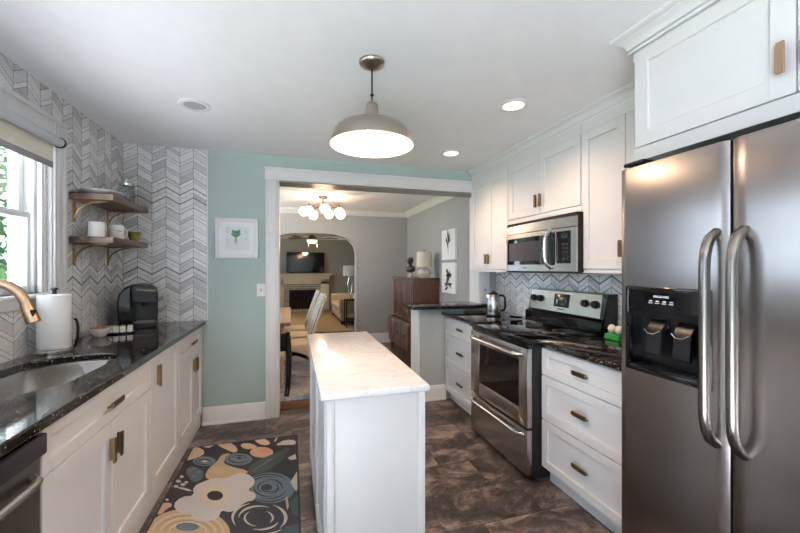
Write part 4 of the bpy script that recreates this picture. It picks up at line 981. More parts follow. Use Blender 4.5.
('ochre',[(-0.635,2.167),(-0.640,2.192),(-0.638,2.214),(-0.630,2.232),(-0.615,2.246),(-0.594,2.253),(-0.568,2.254),(-0.539,2.247),(-0.508,2.234),(-0.478,2.215),(-0.451,2.192),(-0.429,2.166),(-0.411,2.139),(-0.400,2.112),(-0.396,2.088),(-0.397,2.089),(-0.403,2.113),(-0.415,2.138),(-0.433,2.163),(-0.455,2.187),(-0.481,2.208),(-0.508,2.224),(-0.536,2.236),(-0.563,2.243),(-0.588,2.243),(-0.609,2.238),(-0.624,2.227),(-0.634,2.210),(-0.637,2.190),(-0.634,2.167)]),
('slate',[(-0.473,2.171),(-0.475,2.159),(-0.485,2.151),(-0.502,2.149),(-0.524,2.153),(-0.547,2.162),(-0.568,2.176),(-0.584,2.191),(-0.592,2.206),(-0.592,2.218),(-0.582,2.227),(-0.564,2.229),(-0.542,2.225),(-0.518,2.215),(-0.496,2.201),(-0.481,2.186)]),
('steelblue',[(-0.494,2.170),(-0.505,2.163),(-0.527,2.164),(-0.552,2.175),(-0.571,2.191),(-0.576,2.207),(-0.565,2.216),(-0.542,2.213),(-0.517,2.201),(-0.518,2.200),(-0.541,2.208),(-0.559,2.208),(-0.567,2.202),(-0.564,2.193),(-0.550,2.181),(-0.529,2.172),(-0.508,2.167),(-0.495,2.171)]),
('petal',[(-0.665,2.419),(-0.635,2.486),(-0.567,2.477),(-0.597,2.580),(-0.543,2.627),(-0.481,2.648),(-0.408,2.614),(-0.361,2.668),(-0.289,2.646),(-0.232,2.562),(-0.232,2.485),(-0.267,2.447),(-0.210,2.395),(-0.211,2.328),(-0.266,2.323),(-0.306,2.262),(-0.340,2.252),(-0.386,2.285),(-0.386,2.218),(-0.455,2.201),(-0.518,2.238),(-0.555,2.325),(-0.610,2.322)]),
('ivory',[(-0.292,2.396),(-0.387,2.415),(-0.320,2.365),(-0.389,2.398),(-0.304,2.308),(-0.395,2.384),(-0.347,2.309),(-0.405,2.375),(-0.357,2.265),(-0.418,2.372),(-0.403,2.295),(-0.433,2.374),(-0.435,2.276),(-0.450,2.381),(-0.471,2.325),(-0.466,2.393),(-0.517,2.336),(-0.480,2.409),(-0.533,2.392),(-0.492,2.428),(-0.581,2.433),(-0.500,2.448),(-0.571,2.478),(-0.504,2.468),(-0.606,2.540),(-0.504,2.486),(-0.570,2.558),(-0.498,2.501),(-0.580,2.622),(-0.488,2.511),(-0.527,2.604),(-0.475,2.515),(-0.506,2.648),(-0.459,2.513),(-0.456,2.596),(-0.442,2.505),(-0.410,2.604),(-0.425,2.492),(-0.382,2.536),(-0.410,2.475),(-0.330,2.507),(-0.398,2.455),(-0.331,2.449),(-0.390,2.435)]),
('dark',[(-0.399,2.428),(-0.399,2.409),(-0.406,2.395),(-0.419,2.389),(-0.436,2.390),(-0.455,2.399),(-0.472,2.414),(-0.485,2.434),(-0.493,2.455),(-0.493,2.475),(-0.486,2.489),(-0.473,2.497),(-0.455,2.495),(-0.436,2.486),(-0.419,2.469),(-0.406,2.449)]),
]

RX0, RX1, RY0, RY1 = -0.735, 0.045, 0.75, 3.155
def clip(poly, x0, x1, y0, y1):
    for ax, lim, sg in ((0, x0, 1), (0, x1, -1), (1, y0, 1), (1, y1, -1)):
        o = []
        for i in range(len(poly)):
            p, q = poly[i], poly[(i+1) % len(poly)]
            fp, fq = sg*(p[ax]-lim), sg*(q[ax]-lim)
            if fp >= 0: o.append(p)
            if fp*fq < 0:
                k = fp/(fp-fq); o.append((p[0]+(q[0]-p[0])*k, p[1]+(q[1]-p[1])*k))
        poly = o
        if len(poly) < 3: return []
    return poly
m = MB(); m.box(RX0, RX1, RY0, RY1, 0.0005, 0.010, 'rug_dark', 0.003, 1)
z = 0.0101
for col, pts in RUG:
    if 5 <= len(pts) < 40: pts = hole_smooth(pts, 1)
    pts = clip(pts, RX0+0.012, RX1-0.012, RY0+0.012, RY1-0.012)
    z += 0.000022
    if len(pts) >= 3:
        try: m.flat(pts, 'rug_'+col, z)
        except ValueError: pass
R = random.Random(2)
for k in range(9):
    cx, cy, r = R.uniform(RX0+0.12, RX1-0.12), R.uniform(0.9, 1.72), R.uniform(0.07, 0.13)
    for rr, col in ((1.0, R.choice(['petal', 'tan', 'steelblue', 'sand'])), (0.6, R.choice(['ivory', 'ochre', 'slate'])), (0.22, 'dark')):
        z += 0.000022
        m.flat(clip([(cx+r*rr*(1+0.12*math.cos(6*a))*math.cos(a), cy+r*rr*(1+0.12*math.cos(6*a))*math.sin(a)) for a in [2*PI*i/30 for i in range(30)]], RX0+0.012, RX1-0.012, RY0, RY1), 'rug_'+col, z)
tag(m.build('floor_rug', recalc=False), 'charcoal runner rug with large cream, tan and blue-grey flowers on the slate floor', 'rug')

# ------------------------------------------------------------------ right run
RF, RB_ = 1.550, 1.572     # drawer faces, carcass front (facing -x)
def drawer_base(label, y0, y1, bright=0):
    t = thing('drawer_cabinet', label, 'cabinet', (1.86, (y0+y1)/2, 0), 'white drawer base cabinets')
    m = MB(); m.box(RB_, RW-0.002, y0, y1, 0.10, 0.888, 'white_paint', 0.001); m.box(RB_+0.045, RW-0.01, y0, y1, 0, 0.10, 'white_paint'); m.build('body', t)
    for z0, z1 in ((0.700, 0.872), (0.418, 0.694), (0.108, 0.412)):
        d = shaker(MB(), RF, -1, y0+0.003, y1-0.003, z0, z1, rail=0.050).build('drawer', t)
        pull(MB(), RF, -1, (y0+y1)/2, (z0+z1)/2+0.005, False, 0.105).build('handle', d)
drawer_base('three-drawer white base cabinet between the range and the refrigerator', 1.335, 2.022)
drawer_base('three-drawer white base cabinet between the range and the half wall', 2.828, YB-0.012)
m = MB(); m.box(1.512, RW-0.011, 1.325, 2.026, 0.890, 0.925, 'granite', 0.006, 2)
tag(m.build('countertop'), 'short black granite countertop between the range and the refrigerator', 'countertop')
m = MB(); m.box(1.512, RW-0.011, 2.818, YB-0.001, 0.890, 0.925, 'granite', 0.006, 2)
tag(m.build('countertop'), 'short black granite countertop under the kettle by the half wall', 'countertop')
m = MB(); m.box(1.17, OX1-0.016, 3.50, 3.93, 0.9625, 0.9965, 'granite', 0.006, 2)
m.box(OX1-0.016, RW-0.012, 3.50, YB-0.036, 0.9625, 0.9965, 'granite', 0.004, 2)
tag(m.build('bar_top'), 'raised black granite ledge capping the sage green half wall', 'countertop')

# range
Y0, Y1 = 2.030, 2.808
t = thing('kitchen_range', 'freestanding stainless electric range with a black glass cooktop', 'stove', (1.80, (Y0+Y1)/2, 0))
m = MB(); m.box(1.492, 2.10, Y0, Y1, 0.02, 0.895, 'black_matte', 0.002); m.build('body', t)
m = MB(); m.box(1.440, 2.06, Y0-0.003, Y1+0.003, 0.896, 0.926, 'black_gloss', 0.006); ck = m.build('cooktop', t)
m = MB()
for cx, cy, r in ((1.62, 2.23, 0.10), (1.62, 2.62, 0.075), (1.90, 2.23, 0.075), (1.90, 2.62, 0.10)):
    m.lathe((cx, cy, 0.9262), [(r-0.002, 0), (r, 0), (r, 0.0004), (r-0.002, 0.0004), (r-0.002, 0)], 'ink_grey', 40)
m.build('burner_ring', ck)
m = MB(); m.box(1.462, 1.492, Y0, Y1, 0.868, 0.895, 'black_gloss', 0.002); m.build('vent_strip', t)
xd0, xd1 = 1.450, 1.490
m = MB(); wy0, wy1, wz0, wz1 = 2.125, 2.665, 0.462, 0.775; dz0, dz1 = 0.352, 0.864
m.box(xd0, xd1, Y0+0.004, wy0, dz0, dz1, 'steel', 0.003); m.box(xd0, xd1, wy1, Y1-0.004, dz0, dz1, 'steel', 0.003)
m.box(xd0, xd1, wy0, wy1, dz0, wz0, 'steel', 0.003); m.box(xd0, xd1, wy0, wy1, wz1, dz1, 'steel', 0.003); dd = m.build('oven_door', t)
m = MB(); m.box(xd0+0.003, xd1, wy0, wy1, wz0, wz1, 'black_gloss'); m.build('oven_window', dd)
def bar_handle(par, x, y0, y1, z, dx, r=0.013):
    m = MB(); pts = []
    for i in range(21):
        u = i/20; e = min(u, 1-u); d_ = dx*(1-(1-min(1, e/0.13))**2)**0.5
        pts.append((x-d_, y0+(y1-y0)*u, z))
    m.tube(pts, r, 'chrome', 12); return m.build('handle', par)
bar_handle(dd, xd0, Y0+0.05, Y1-0.05, 0.818, 0.048, 0.014)
m = MB(); m.box(xd0, xd1, Y0+0.004, Y1-0.004, 0.045, 0.336, 'steel', 0.004); dw = m.build('drawer', t)
bar_handle(dw, xd0, Y0+0.03, Y1-0.03, 0.300, 0.035, 0.012)
# backguard
G0, G1 = 2.004, 2.842
m = MB(); m.prism([(2.01, 0.9275), (2.155, 0.9275), (2.155, 1.205), (2.075, 1.205), (2.045, 1.03), (2.01, 1.015)], 'y', G0, G1, 'black_gloss'); bg = m.build('backguard', t)
m = MB()
fxz = lambda k: (2.049+(2.0745-2.049)*k, 1.035+(1.198-1.035)*k)
(xa, za), (xb, zb) = fxz(0.0), fxz(1.0)
m.prism([(xa-0.004, za), (xa, za), (xb, zb), (xb-0.004, zb)], 'y', G0+0.045, G1-0.010, 'steel'); m.build('control_panel', bg)
nrm = Vector((-(zb-za), 0, (xb-xa))).normalized()
rotp = Matrix.Rotation(-math.atan2(xb-xa, zb-za), 3, 'Y').inverted()
for y in (2.785, 2.695, 2.195, 2.100):
    x_, z_ = fxz(0.56); p = Vector((x_-0.004, y, z_))
    m = MB(); m.tube([p, p+nrm*0.004, p+nrm*0.022], [0.030, 0.030, 0.024], 'black_plastic', 24)
    q = p+nrm*0.024; m.obox(q, (0.008, 0.008, 0.044), rotp, 'black_plastic', 0.002); m.build('knob', bg)
x_, z_ = fxz(0.56); p = Vector((x_-0.0055, 2.44, z_))
m = MB(); m.obox(p, (0.006, 0.165, 0.105), rotp, 'black_gloss', 0.001)
m.obox(p+nrm*0.004+Vector((0, 0.0, 0.018)), (0.001, 0.046, 0.020), rotp, 'display_amber')
for k in range(4):
    for r_ in (-0.024, -0.040): m.obox(p+nrm*0.004+Vector((r_*0.15, -0.06+0.04*k, r_)), (0.001, 0.022, 0.006), rotp, 'charcoal')
m.build('clock_display', bg)
TILT = Matrix.Rotation(0.155, 3, 'Y') @ FACE_NEG_X
x_, z_ = fxz(0.14); text_on(bg, 'lettering', 'FRIGIDAIRE', 0.016, (x_-0.0048, 2.44, z_), TILT, 'ink_dark')

# upper cabinets
UF, UB = 1.862, 1.882
def upper(name, label, y0, y1, z0, doors, dz0, dz1, rail_h=0.0):
    t = thing(name, label, 'cabinet', (2.03, (y0+y1)/2, z0))
    m = MB(); m.box(UB, RW-0.002, y0, y1, z0, 2.356, 'white_paint', 0.001)
    m.box(UF-0.002+0.006, UB, y0, y1, z0, dz0-0.004, 'white_paint', 0.001); m.box(UF+0.006, UB, y0, y1, dz1+0.004, 2.356, 'white_paint'); m.build('body', t)
    for a0, a1, hy, hz in doors:
        d = shaker(MB(), UF, -1, a0, a1, dz0, dz1, rail=0.058).build('door', t)
        pull(MB(), UF, -1, hy, hz, True, 0.10).build('handle', d)
    return t
upper('wall_cabinet', 'tall two-door white wall cabinet at the far end above the kettle', 2.892, YB-0.002, 1.345, ((3.248, 3.594, 3.272, 1.475), (2.896, 3.244, 3.220, 1.475)), 1.372, 2.285)
upper('wall_cabinet', 'short two-door white wall cabinet directly above the microwave', 2.026, 2.888, 1.765, ((2.459, 2.884, 2.486, 1.915), (2.030, 2.455, 2.428, 1.915)), 1.812, 2.285)
upper('wall_cabinet', 'tall white wall cabinet between the microwave and the refrigerator', 1.335, 2.022, 1.352, ((1.681, 2.018, 1.700, 1.50), (1.339, 1.677, 1.655, 1.50)), 1.380, 2.285)
t = thing('refrigerator_cabinet', 'deep white two-door cabinet boxed in above the refrigerator', 'cabinet', (1.84, 0.75, 0))
DF = 1.500
m = MB(); m.box(DF+0.022, RW-0.002, 0.185, 1.270, 1.870, 2.329, 'white_paint'); m.box(DF+0.004, DF+0.022, 0.185, 1.318, 1.870, 1.928, 'white_paint'); m.box(DF+0.010, DF+0.022, 0.185, 1.27, 2.329, CE-0.003, 'white_paint'); m.build('body', t)
m = MB(); m.box(DF+0.022, RW-0.012, 1.272, 1.318, 0, 2.329, 'white_paint', 0.002); m.build('side_panel', t)
for a0, a1, hy in ((0.746, 1.306, 0.775), (0.190, 0.742, 0.712)):
    d = shaker(MB(), DF, -1, a0, a1, 1.932, 2.364, rail=0.066).build('door', t); pull(MB(), DF, -1, hy, 2.050, True, 0.10, 'brass').build('handle', d)
struct('trim_9', crown('c', 'y', 1.34, YB-0.002, UF+0.016, -1, 0.078, kx=0.75))
prof = [(0, 0), (0.014, 0), (0.016, 0.012), (0.007, 0.017), (0.007, 0.023), (0.020, 0.026), (0.026, 0.045), (0.040, 0.062), (0.056, 0.070), (0.056, 0.077), (0.074, 0.080), (0.080, 0.086), (0.080, 0.10)]
b = bmesh.new(); rows = []
for p, q in prof:
    p *= 1.15; q = CE-0.062+q*0.62; x0_ = DF+0.004
    rows.append([b.verts.new(c_) for c_ in ((x0_-p, 0.1, q), (x0_-p, 1.318+p*0.42, q), (UF, 1.318+p*0.42, q))])
for r0, r1 in zip(rows, rows[1:]):
    for k in range(2): b.faces.new([r0[k], r0[k+1], r1[k+1], r1[k]])
m = MB(); m.absorb(b, 'trim_paint'); struct('trim_10', m)
m = MB(); m.box(DF+0.006, UF+0.01, 1.272, 1.318, 2.329, CE, 'white_paint'); struct('trim_11', m)

# microwave
my0, my1, mx = 2.000, 2.830, 1.775
t = thing('microwave', 'stainless over-the-range microwave with a curved handle and black window', 'microwave', (1.97, 2.39, 1.352))
m = MB(); m.box(1.815, RW-0.012, my0, my1, 1.356, 1.762, 'black_matte', 0.002); m.build('body', t)
m = MB(); N = 14
def bow(y): return mx + 0.030*((y-(my0+my1)/2)/((my1-my0)/2))**2
def front(mb, y0, y1, z0, z1, off, mat, n=N, back=1.82):
    ys = [y0+(y1-y0)*i/n for i in range(n+1)]
    mb.prism([(bow(y)+off, y) for y in ys]+[(back, y) for y in ys[::-1]], 'z', z0, z1, mat)
front(m, my0, my1, 1.668, 1.735, 0.006, 'steel'); m.build('vent_panel', t)
m = MB(); front(m, 2.235, my1, 1.362, 1.662, 0.0, 'steel'); dd = m.build('door', t)
m = MB(); front(m, 2.275, 2.800, 1.412, 1.628, -0.002, 'black_gloss', back=1.80); m.build('window', dd)
m = MB(); front(m, 2.33, 2.765, 1.442, 1.592, -0.0032, 'charcoal', back=1.80); m.build('screen_mesh', dd)
m = MB(); front(m, my0, 2.230, 1.362, 1.662, 0.0, 'steel'); cp = m.build('side_frame', t)
m = MB(); front(m, 2.045, 2.168, 1.418, 1.640, -0.002, 'black_gloss', back=1.80)
for r_ in range(5):
    for c_ in range(3): m.box(bow(2.1)-0.004, bow(2.1)+0.002, 2.062+0.034*c_, 2.082+0.034*c_, 1.440+0.026*r_, 1.452+0.026*r_, 'charcoal')
m.box(bow(2.1)-0.0045, bow(2.1)+0.002, 2.06, 2.155, 1.592, 1.622, 'black_plastic'); m.build('keypad', cp)
m = MB(); pts = []
for i in range(21):
    u = i/20; e = min(u, 1-u); d_ = 0.050*(1-(1-min(1, e/0.30))**2)**0.5
    pts.append((bow(2.24)-d_, 2.216, 1.392+0.262*u))
m.tube(pts, 0.013, 'chrome', 14, flat=1.3); m.build('handle', dd)
m = MB(); front(m, 2.180, 2.226, 1.405, 1.648, -0.0025, 'black_gloss', back=1.80); m.build('handle_recess', cp)
m = MB(); front(m, 2.238, 2.272, 1.405, 1.648, -0.0025, 'black_gloss', back=1.80); m.build('handle_recess', dd)
text_on(dd, 'lettering', 'FRIGIDAIRE', 0.012, (bow(2.52)-0.0008, 2.52, 1.387), FACE_NEG_X, 'ink_dark')
m = MB(); m.box(1.80, RW-0.02, my0+0.01, my1-0.01, 1.348, 1.356, 'black_plastic'); m.build('underside_vent', t)

# refrigerator
FX = 1.296
t = thing('refrigerator', 'large stainless side-by-side refrigerator with an ice and water dispenser', 'refrigerator', (1.75, 0.735, 0))
fy0, fys, fy1, ft = 0.278, 0.803, 1.200, 1.785
m = MB(); m.box(FX+0.075, RW-0.02, fy0+0.006, fy1-0.006, 0.02, 1.768, 'charcoal', 0.004); m.build('body', t)
def fdoor(y0, y1, z0, z1, hole=None):
    mb = MB(); i = mb.mi('steel_fridge'); j = mb.mi('black_matte'); yc, hw = (y0+y1)/2, (y1-y0)/2
    ys = [y0+(y1-y0)*k/24 for k in range(25)]; zs = [z0+(z1-z0)*k/16 for k in range(17)]
    if hole: ys = sorted(set(ys) | {hole[0], hole[1]}); zs = sorted(set(zs) | {hole[2], hole[3]})
    def fx(y):
        u = abs(y-yc)/hw; e = max(0.0, (u-0.978)/0.022)
        return FX + 0.006*u*u + 0.009*(1-math.sqrt(max(0, 1-e*e)))
    V = [[mb.bm.verts.new((fx(y), y, z)) for z in zs] for y in ys]
    for a in range(len(ys)-1):
        for c in range(len(zs)-1):
            if hole and ys[a] >= hole[0]-1e-6 and ys[a+1] <= hole[1]+1e-6 and zs[c] >= hole[2]-1e-6 and zs[c+1] <= hole[3]+1e-6: continue
            f = mb.bm.faces.new([V[a][c], V[a+1][c], V[a+1][c+1], V[a][c+1]]); f.material_index = i
    BX = FX+0.072
    B = [[mb.bm.verts.new((BX, y, z)) for z in (z0, z1)] for y in ys]
    for a in range(len(ys)-1):
        mb.bm.faces.new([V[a][0], V[a+1][0], B[a+1][0], B[a][0]]).material_index = j
        mb.bm.faces.new([V[a][-1], V[a+1][-1], B[a+1][1], B[a][1]]).material_index = j
        mb.bm.faces.new([B[a][0], B[a+1][0], B[a+1][1], B[a][1]]).material_index = j
    for a in (0, -1): mb.bm.faces.new([V[a][c] for c in range(len(zs))] + [B[a][1], B[a][0]]).material_index = j
    return mb
DY0, DY1, DZ0, DZ1 = 0.852, 1.166, 0.985, 1.315
fr = fdoor(fys+0.004, fy1, 0.075, ft, (DY0+0.012, DY1-0.012, DZ0+0.015, DZ1-0.015)).build('freezer_door', t, angle=40)
fd = fdoor(fy0, fys-0.004, 0.075, ft).build('fridge_door', t, angle=40)
m = MB(); m.box(FX+0.06, FX+0.10, fy0+0.02, fy1-0.02, 0.012, 0.070, 'black_matte', 0.003); m.build('kick_grille', t)
for y0, y1 in ((fy0+0.02, fy0+0.10), (fy1-0.10, fy1-0.01)):
    m = MB(); m.box(FX+0.012, FX+0.16, y0, y1, 1.797, 1.812, 'black_plastic', 0.004); m.build('hinge_cover', t)
m = MB(); m.box(FX+0.09, FX+0.60, fy0+0.11, fy1-0.11, 1.770, 1.800, 'black_matte', 0.004); m.build('top_cover', t)
def fhandle(par, y):
    m = MB(); pts = []; z0, z1 = 0.825, 1.500
    for i in range(33):
        u = i/32; e = min(u, 1-u); d_ = 0.055*(1-(1-min(1, e/0.17))**2)**0.5
        pts.append((FX+0.006-d_, y, z0+(z1-z0)*u))
    m.tube(pts, 0.0150, 'steel_handle', 16, flat=1.1); m.build('handle', par)
fhandle(fr, fys+0.036); fhandle(fd, fys-0.040)
# dispenser: frame, sloped control fascia, recess, paddles
m = MB(); x0 = FX-0.006
m.box(x0, FX+0.02, DY0, DY0+0.018, DZ0, DZ1, 'black_gloss', 0.005); m.box(x0, FX+0.02, DY1-0.018, DY1, DZ0, DZ1, 'black_gloss', 0.005)
m.box(x0, FX+0.02, DY0+0.018, DY1-0.018, DZ0, DZ0+0.022, 'black_gloss', 0.004); m.box(x0, FX+0.02, DY0+0.018, DY1-0.018, DZ1-0.018, DZ1, 'black_gloss', 0.004)
m.box(FX+0.064, FX+0.068, DY0+0.014, DY1-0.014, DZ0+0.016, DZ1-0.016, 'black_plastic')
m.box(FX+0.02, FX+0.064, DY0+0.012, DY0+0.016, DZ0+0.016, DZ1-0.016, 'black_plastic'); m.box(FX+0.02, FX+0.064, DY1-0.016, DY1-0.012, DZ0+0.016, DZ1-0.016, 'black_plastic')
ds = m.build('dispenser', fr)
m = MB(); yc = (DY0+DY1)/2
zt, zb = DZ1-0.018, 1.222
N = 12; lo = []
b = bmesh.new()
for k in range(N+1):
    u = k/N; y = DY0+0.018+(DY1-DY0-0.036)*u; zl = zb-0.016*(1-(2*u-1)**2)+0.010
    lo.append((b.verts.new((x0+0.002, y, zt)), b.verts.new((x0-0.006+0.004*(2*u-1)**2, y, zl)), b.verts.new((FX+0.05, y, zl+0.012)), b.verts.new((FX+0.05, y, zt))))
for p, q in zip(lo, lo[1:]):
    for j in range(4): b.faces.new([p[j], q[j], q[(j+1) % 4], p[(j+1) % 4]])
b.faces.new(lo[0]); b.faces.new(lo[-1][::-1]); m.absorb(b, 'black_gloss'); cf = m.build('control_fascia', ds)
text_on(cf, 'lettering', 'FRIGIDAIRE', 0.0115, (x0-0.0012, yc+0.005, 1.280), FACE_NEG_X, 'ceramic')
m = MB()
for k in range(4): m.box(x0-0.0042, x0+0.004, yc-0.042+0.026*k, yc-0.026+0.026*k, 1.254, 1.258, 'ink_grey')
for k in range(4): m.box(x0-0.0036, x0+0.004, yc-0.040+0.026*k, yc-0.029+0.026*k, 1.262, 1.265, 'ceramic')
m.build('buttons', cf)
for y in (yc+0.055, yc-0.050):
    m = MB(); m.prism([(FX+0.060, 1.19), (FX+0.050, 1.19), (FX+0.022, 1.155), (FX+0.014, 1.06), (FX+0.024, 1.055), (FX+0.032, 1.145), (FX+0.060, 1.16)], 'y', y-0.030, y+0.030, 'black_plastic')
    m.tube([(FX+0.012, y-0.030, 1.150), (FX+0.006, y-0.012, 1.138), (FX+0.006, y+0.012, 1.138), (FX+0.012, y+0.030, 1.150)], 0.003, 'chrome', 8)
    m.build('paddle', ds)
m = MB(); m.box(FX-0.002, FX+0.062, DY0+0.02, DY1-0.02, DZ0+0.018, DZ0+0.028, 'black_plastic', 0.003)
for k in range(9): m.box(FX+0.004, FX+0.056, DY0+0.035+0.026*k, DY0+0.043+0.026*k, DZ0+0.028, DZ0+0.030, 'charcoal')
m.build('drip_tray', ds)

# counter things on the right
t = thing('electric_kettle', 'tall brushed steel kettle with a black handle on the far counter', 'kettle', (1.84, 3.10, 0.9255))
x_, y_, z_ = 1.84, 3.10, 0.9255
m = MB(); m.lathe((x_, y_, z_), [(0, 0), (0.070, 0), (0.072, 0.012), (0.066, 0.020), (0, 0.020)], 'black_plastic', 32); m.build('base', t)
m = MB(); m.lathe((x_, y_, z_+0.0205), [(0, 0), (0.064, 0), (0.066, 0.006), (0.060, 0.10), (0.052, 0.186), (0.049, 0.190), (0, 0.190)], 'steel', 36)
m.prism([(x_-0.045, y_+0.020), (x_-0.045, y_-0.020), (x_-0.075, y_)], 'z', z_+0.178, z_+0.206, 'steel'); m.build('body', t)
m = MB(); m.lathe((x_, y_, z_+0.211), [(0, 0), (0.048, 0), (0.046, 0.010), (0.030, 0.018), (0.012, 0.020), (0.012, 0.028), (0, 0.029)], 'black_plastic', 28); m.build('lid', t)
m = MB(); m.tube([(x_+0.046, y_-0.02, z_+0.200), (x_+0.080, y_-0.034, z_+0.200), (x_+0.098, y_-0.042, z_+0.18), (x_+0.100, y_-0.043, z_+0.10), (x_+0.092, y_-0.040, z_+0.065), (x_+0.060, y_-0.026, z_+0.055)], 0.011, 'black_plastic', 12); m.build('handle', t)
m = MB(); m.lathe((0, 0, 0), [(0, 0), (0.05, 0), (0.066, 0.008), (0.070, 0.014), (0.066, 0.013), (0.05, 0.004), (0, 0.004)], 'chrome', 28)
for v in m.bm.verts: v.co = Vector((2.04+v.co.x*0.8, 3.03+v.co.y*1.3, 0.9255+v.co.z))
tag(m.build('spoon_rest'), 'small shiny oval dish on the counter beside the steel kettle', 'dish')
m = MB(); m.box(1.70, 1.90, 3.30, 3.47, 0.9255, 0.936, 'black_matte', 0.003); 
tag(m.build('trivet'), 'flat black square trivet on the counter behind the kettle', 'trivet')
t = thing('egg_carton', 'bright green open egg carton on the counter beside the refrigerator', 'egg carton', (2.055, 1.925, 0.9255))
m = MB(); ex, ey = 2.060, 1.880
m.prism([(ey-0.052, 0.9255), (ey+0.052, 0.9255), (ey+0.056, 0.957), (ey-0.056, 0.957)], 'x', ex-0.09, ex+0.09, 'carton_green'); m.build('tray', t)
m = MB()
for i in range(2):
    for j in range(3): m.lathe((ex-0.058+0.058*j, ey-0.027+0.054*i, 0.9575), [(0.024, 0), (0.026, 0.003), (0.022, 0.006), (0.020, 0)], 'carton_green', 16)
m.build('cups', t)
for i, lab in ((0, 'pale egg on the refrigerator side of the green carton'), (1, 'pale egg on the range side of the green carton')):
    m = MB(); m.sphere((ex-0.058, ey-0.027+0.054*i, 0.990), 0.0235, 'egg_shell', (1, 1, 1.25), 20); tag(m.build('egg'), lab, 'egg', 'eggs in the green carton')
plate('light_switch', 'white switch plate on the doorway casing above the half wall', 'switch', 2.015, 1.15, YB-0.024, 'switch')
# ------------------------------------------------------------------ dining room
dx, dy = 0.435, 5.46
t = thing('chandelier', 'bronze ceiling fixture with seven glowing white glass globes in the dining room', 'chandelier', (dx, dy, 2.10))
m = MB(); m.lathe((dx, dy, CE), [(0, 0), (0.07, 0), (0.07, -0.018), (0.055, -0.030), (0, -0.030)], 'aged_bronze', 32); m.build('canopy', t)
m = MB(); m.cyl((dx, dy, 2.27), (dx, dy, 2.41), 0.010, 'aged_bronze', 12); m.sphere((dx, dy, 2.27), 0.028, 'aged_bronze', (1, 1, 0.8), 16); m.build('stem', t)
for k in range(7):
    a = 2*PI*k/7+0.25; r = 0.275
    ca, sa = math.cos(a), math.sin(a); hz = 2.21 if k % 2 else 2.185
    m = MB(); m.tube([(dx, dy, 2.275), (dx+0.08*ca, dy+0.08*sa, 2.315), (dx+0.16*ca, dy+0.16*sa, 2.285), (dx+r*ca, dy+r*sa, 2.285), (dx+r*ca, dy+r*sa, hz+0.07)], 0.007, 'aged_bronze', 8)
    m.lathe((dx+r*ca, dy+r*sa, hz+0.066), [(0, 0.016), (0.018, 0.016), (0.026, 0), (0, 0)], 'aged_bronze', 16); ar = m.build('arm', t)
    m = MB(); m.sphere((dx+r*ca, dy+r*sa, hz), 0.072, 'globe_glow', (1, 1, 1), 24); m.build('globe', ar)
lamp_light('chandelier_lamp', (dx, dy, 2.06), 14, WARM, 0.15)
lamp_light('chandelier_lamp', (dx, dy, 2.33), 0.9, WARM, 0.05)
# table, chairs, rug
m = MB(); m.box(-1.6, 0.95, 3.98, 6.35, 0.0005, 0.010, 'blue_rug', 0.003, 1); tag(m.build('area_rug'), 'faded blue and tan patterned rug under the dining chairs', 'rug')
t = thing('dining_table', 'rustic plank dining table showing its end past the doorway casing', 'table', (-0.55, 5.25, 0.0105))
m = MB()
for k in range(6):
    x0 = -1.06+0.174*k; m.box(x0, x0+0.172, 4.42, 6.15, 0.715, 0.758, 'table_wood', 0.004)
m.build('tabletop', t)
m = MB(); m.box(-0.96, -0.12, 4.55, 6.02, 0.62, 0.714, 'table_wood', 0.003); m.build('apron', t)
for x in (-0.96, -0.20):
    for y in (4.55, 5.94):
        m = MB(); m.box(x, x+0.08, y, y+0.08, 0.0105, 0.714, 'table_wood', 0.006); m.build('leg', t)
def side_chair(label, x, y):
    """faces -x, back leaning toward +x"""
    t = thing('dining_chair', label, 'chair', (x, y, 0.0105), 'striped dining chairs along the table')
    z0 = 0.0105
    m = MB(); m.box(x-0.24, x+0.16, y-0.22, y+0.22, 0.40, 0.455, 'chair_tan', 0.015); m.build('seat', t)
    for sy in (-1, 1):
        yy = y+sy*0.205
        for sx, dxx in ((-0.21, -0.03), (0.135, 0.07)):
            m = MB(); m.tube([(x+sx, yy, 0.41), (x+sx+dxx*0.3, yy, 0.22), (x+sx+dxx, yy, z0+0.004)], [0.026, 0.022, 0.015], 'chair_tan', 8); m.build('leg', t)
        # curved side apron forming the arch between the legs
        m = MB(); pts = [(x-0.21, yy-0.012*0, 0.28)]
        prof = [(x-0.22, 0.41), (x+0.145, 0.41), (x+0.145, 0.26)]
        for i in range(9):
            a = PI*i/8; prof.append((x-0.035+0.15*math.cos(a), 0.26+0.10*math.sin(a)))
        prof += [(x-0.22, 0.26)]
        m.prism(prof, 'y', yy-0.012, yy+0.012, 'chair_tan'); m.build('side_apron', t)
    m = MB(); b = []
    bk = lambda u: (x+0.13+0.16*u+0.03*u*u, 0.47+0.55*u)
    f_ = [(bk(i/8)[0]-0.022, bk(i/8)[1]) for i in range(9)]; r_ = [(bk(i/8)[0]+0.022, bk(i/8)[1]) for i in range(8, -1, -1)]
    m.prism(f_+r_, 'y', y-0.20, y+0.20, 'stripe_cloth'); m.build('backrest', t)
    for sy in (-1, 1):
        m = MB(); m.tube([(bk(-0.08)[0], y+sy*0.215, bk(-0.08)[1]), (bk(0.5)[0], y+sy*0.215, bk(0.5)[1]), (bk(1.0)[0], y+sy*0.215, bk(1.0)[1])], 0.016, 'chair_tan', 8); m.build('back_post', t)
    return t
side_chair('striped-back dining chair nearest the kitchen doorway', 0.085, 4.84)
side_chair('second striped-back dining chair along the plank table', 0.105, 5.42)
side_chair('striped-back dining chair farthest from the kitchen along the table', 0.085, 6.02)
t = thing('captain_chair', 'dining chair with a curved black back post at the near table end', 'chair', (-0.30, 4.24, 0.0105))
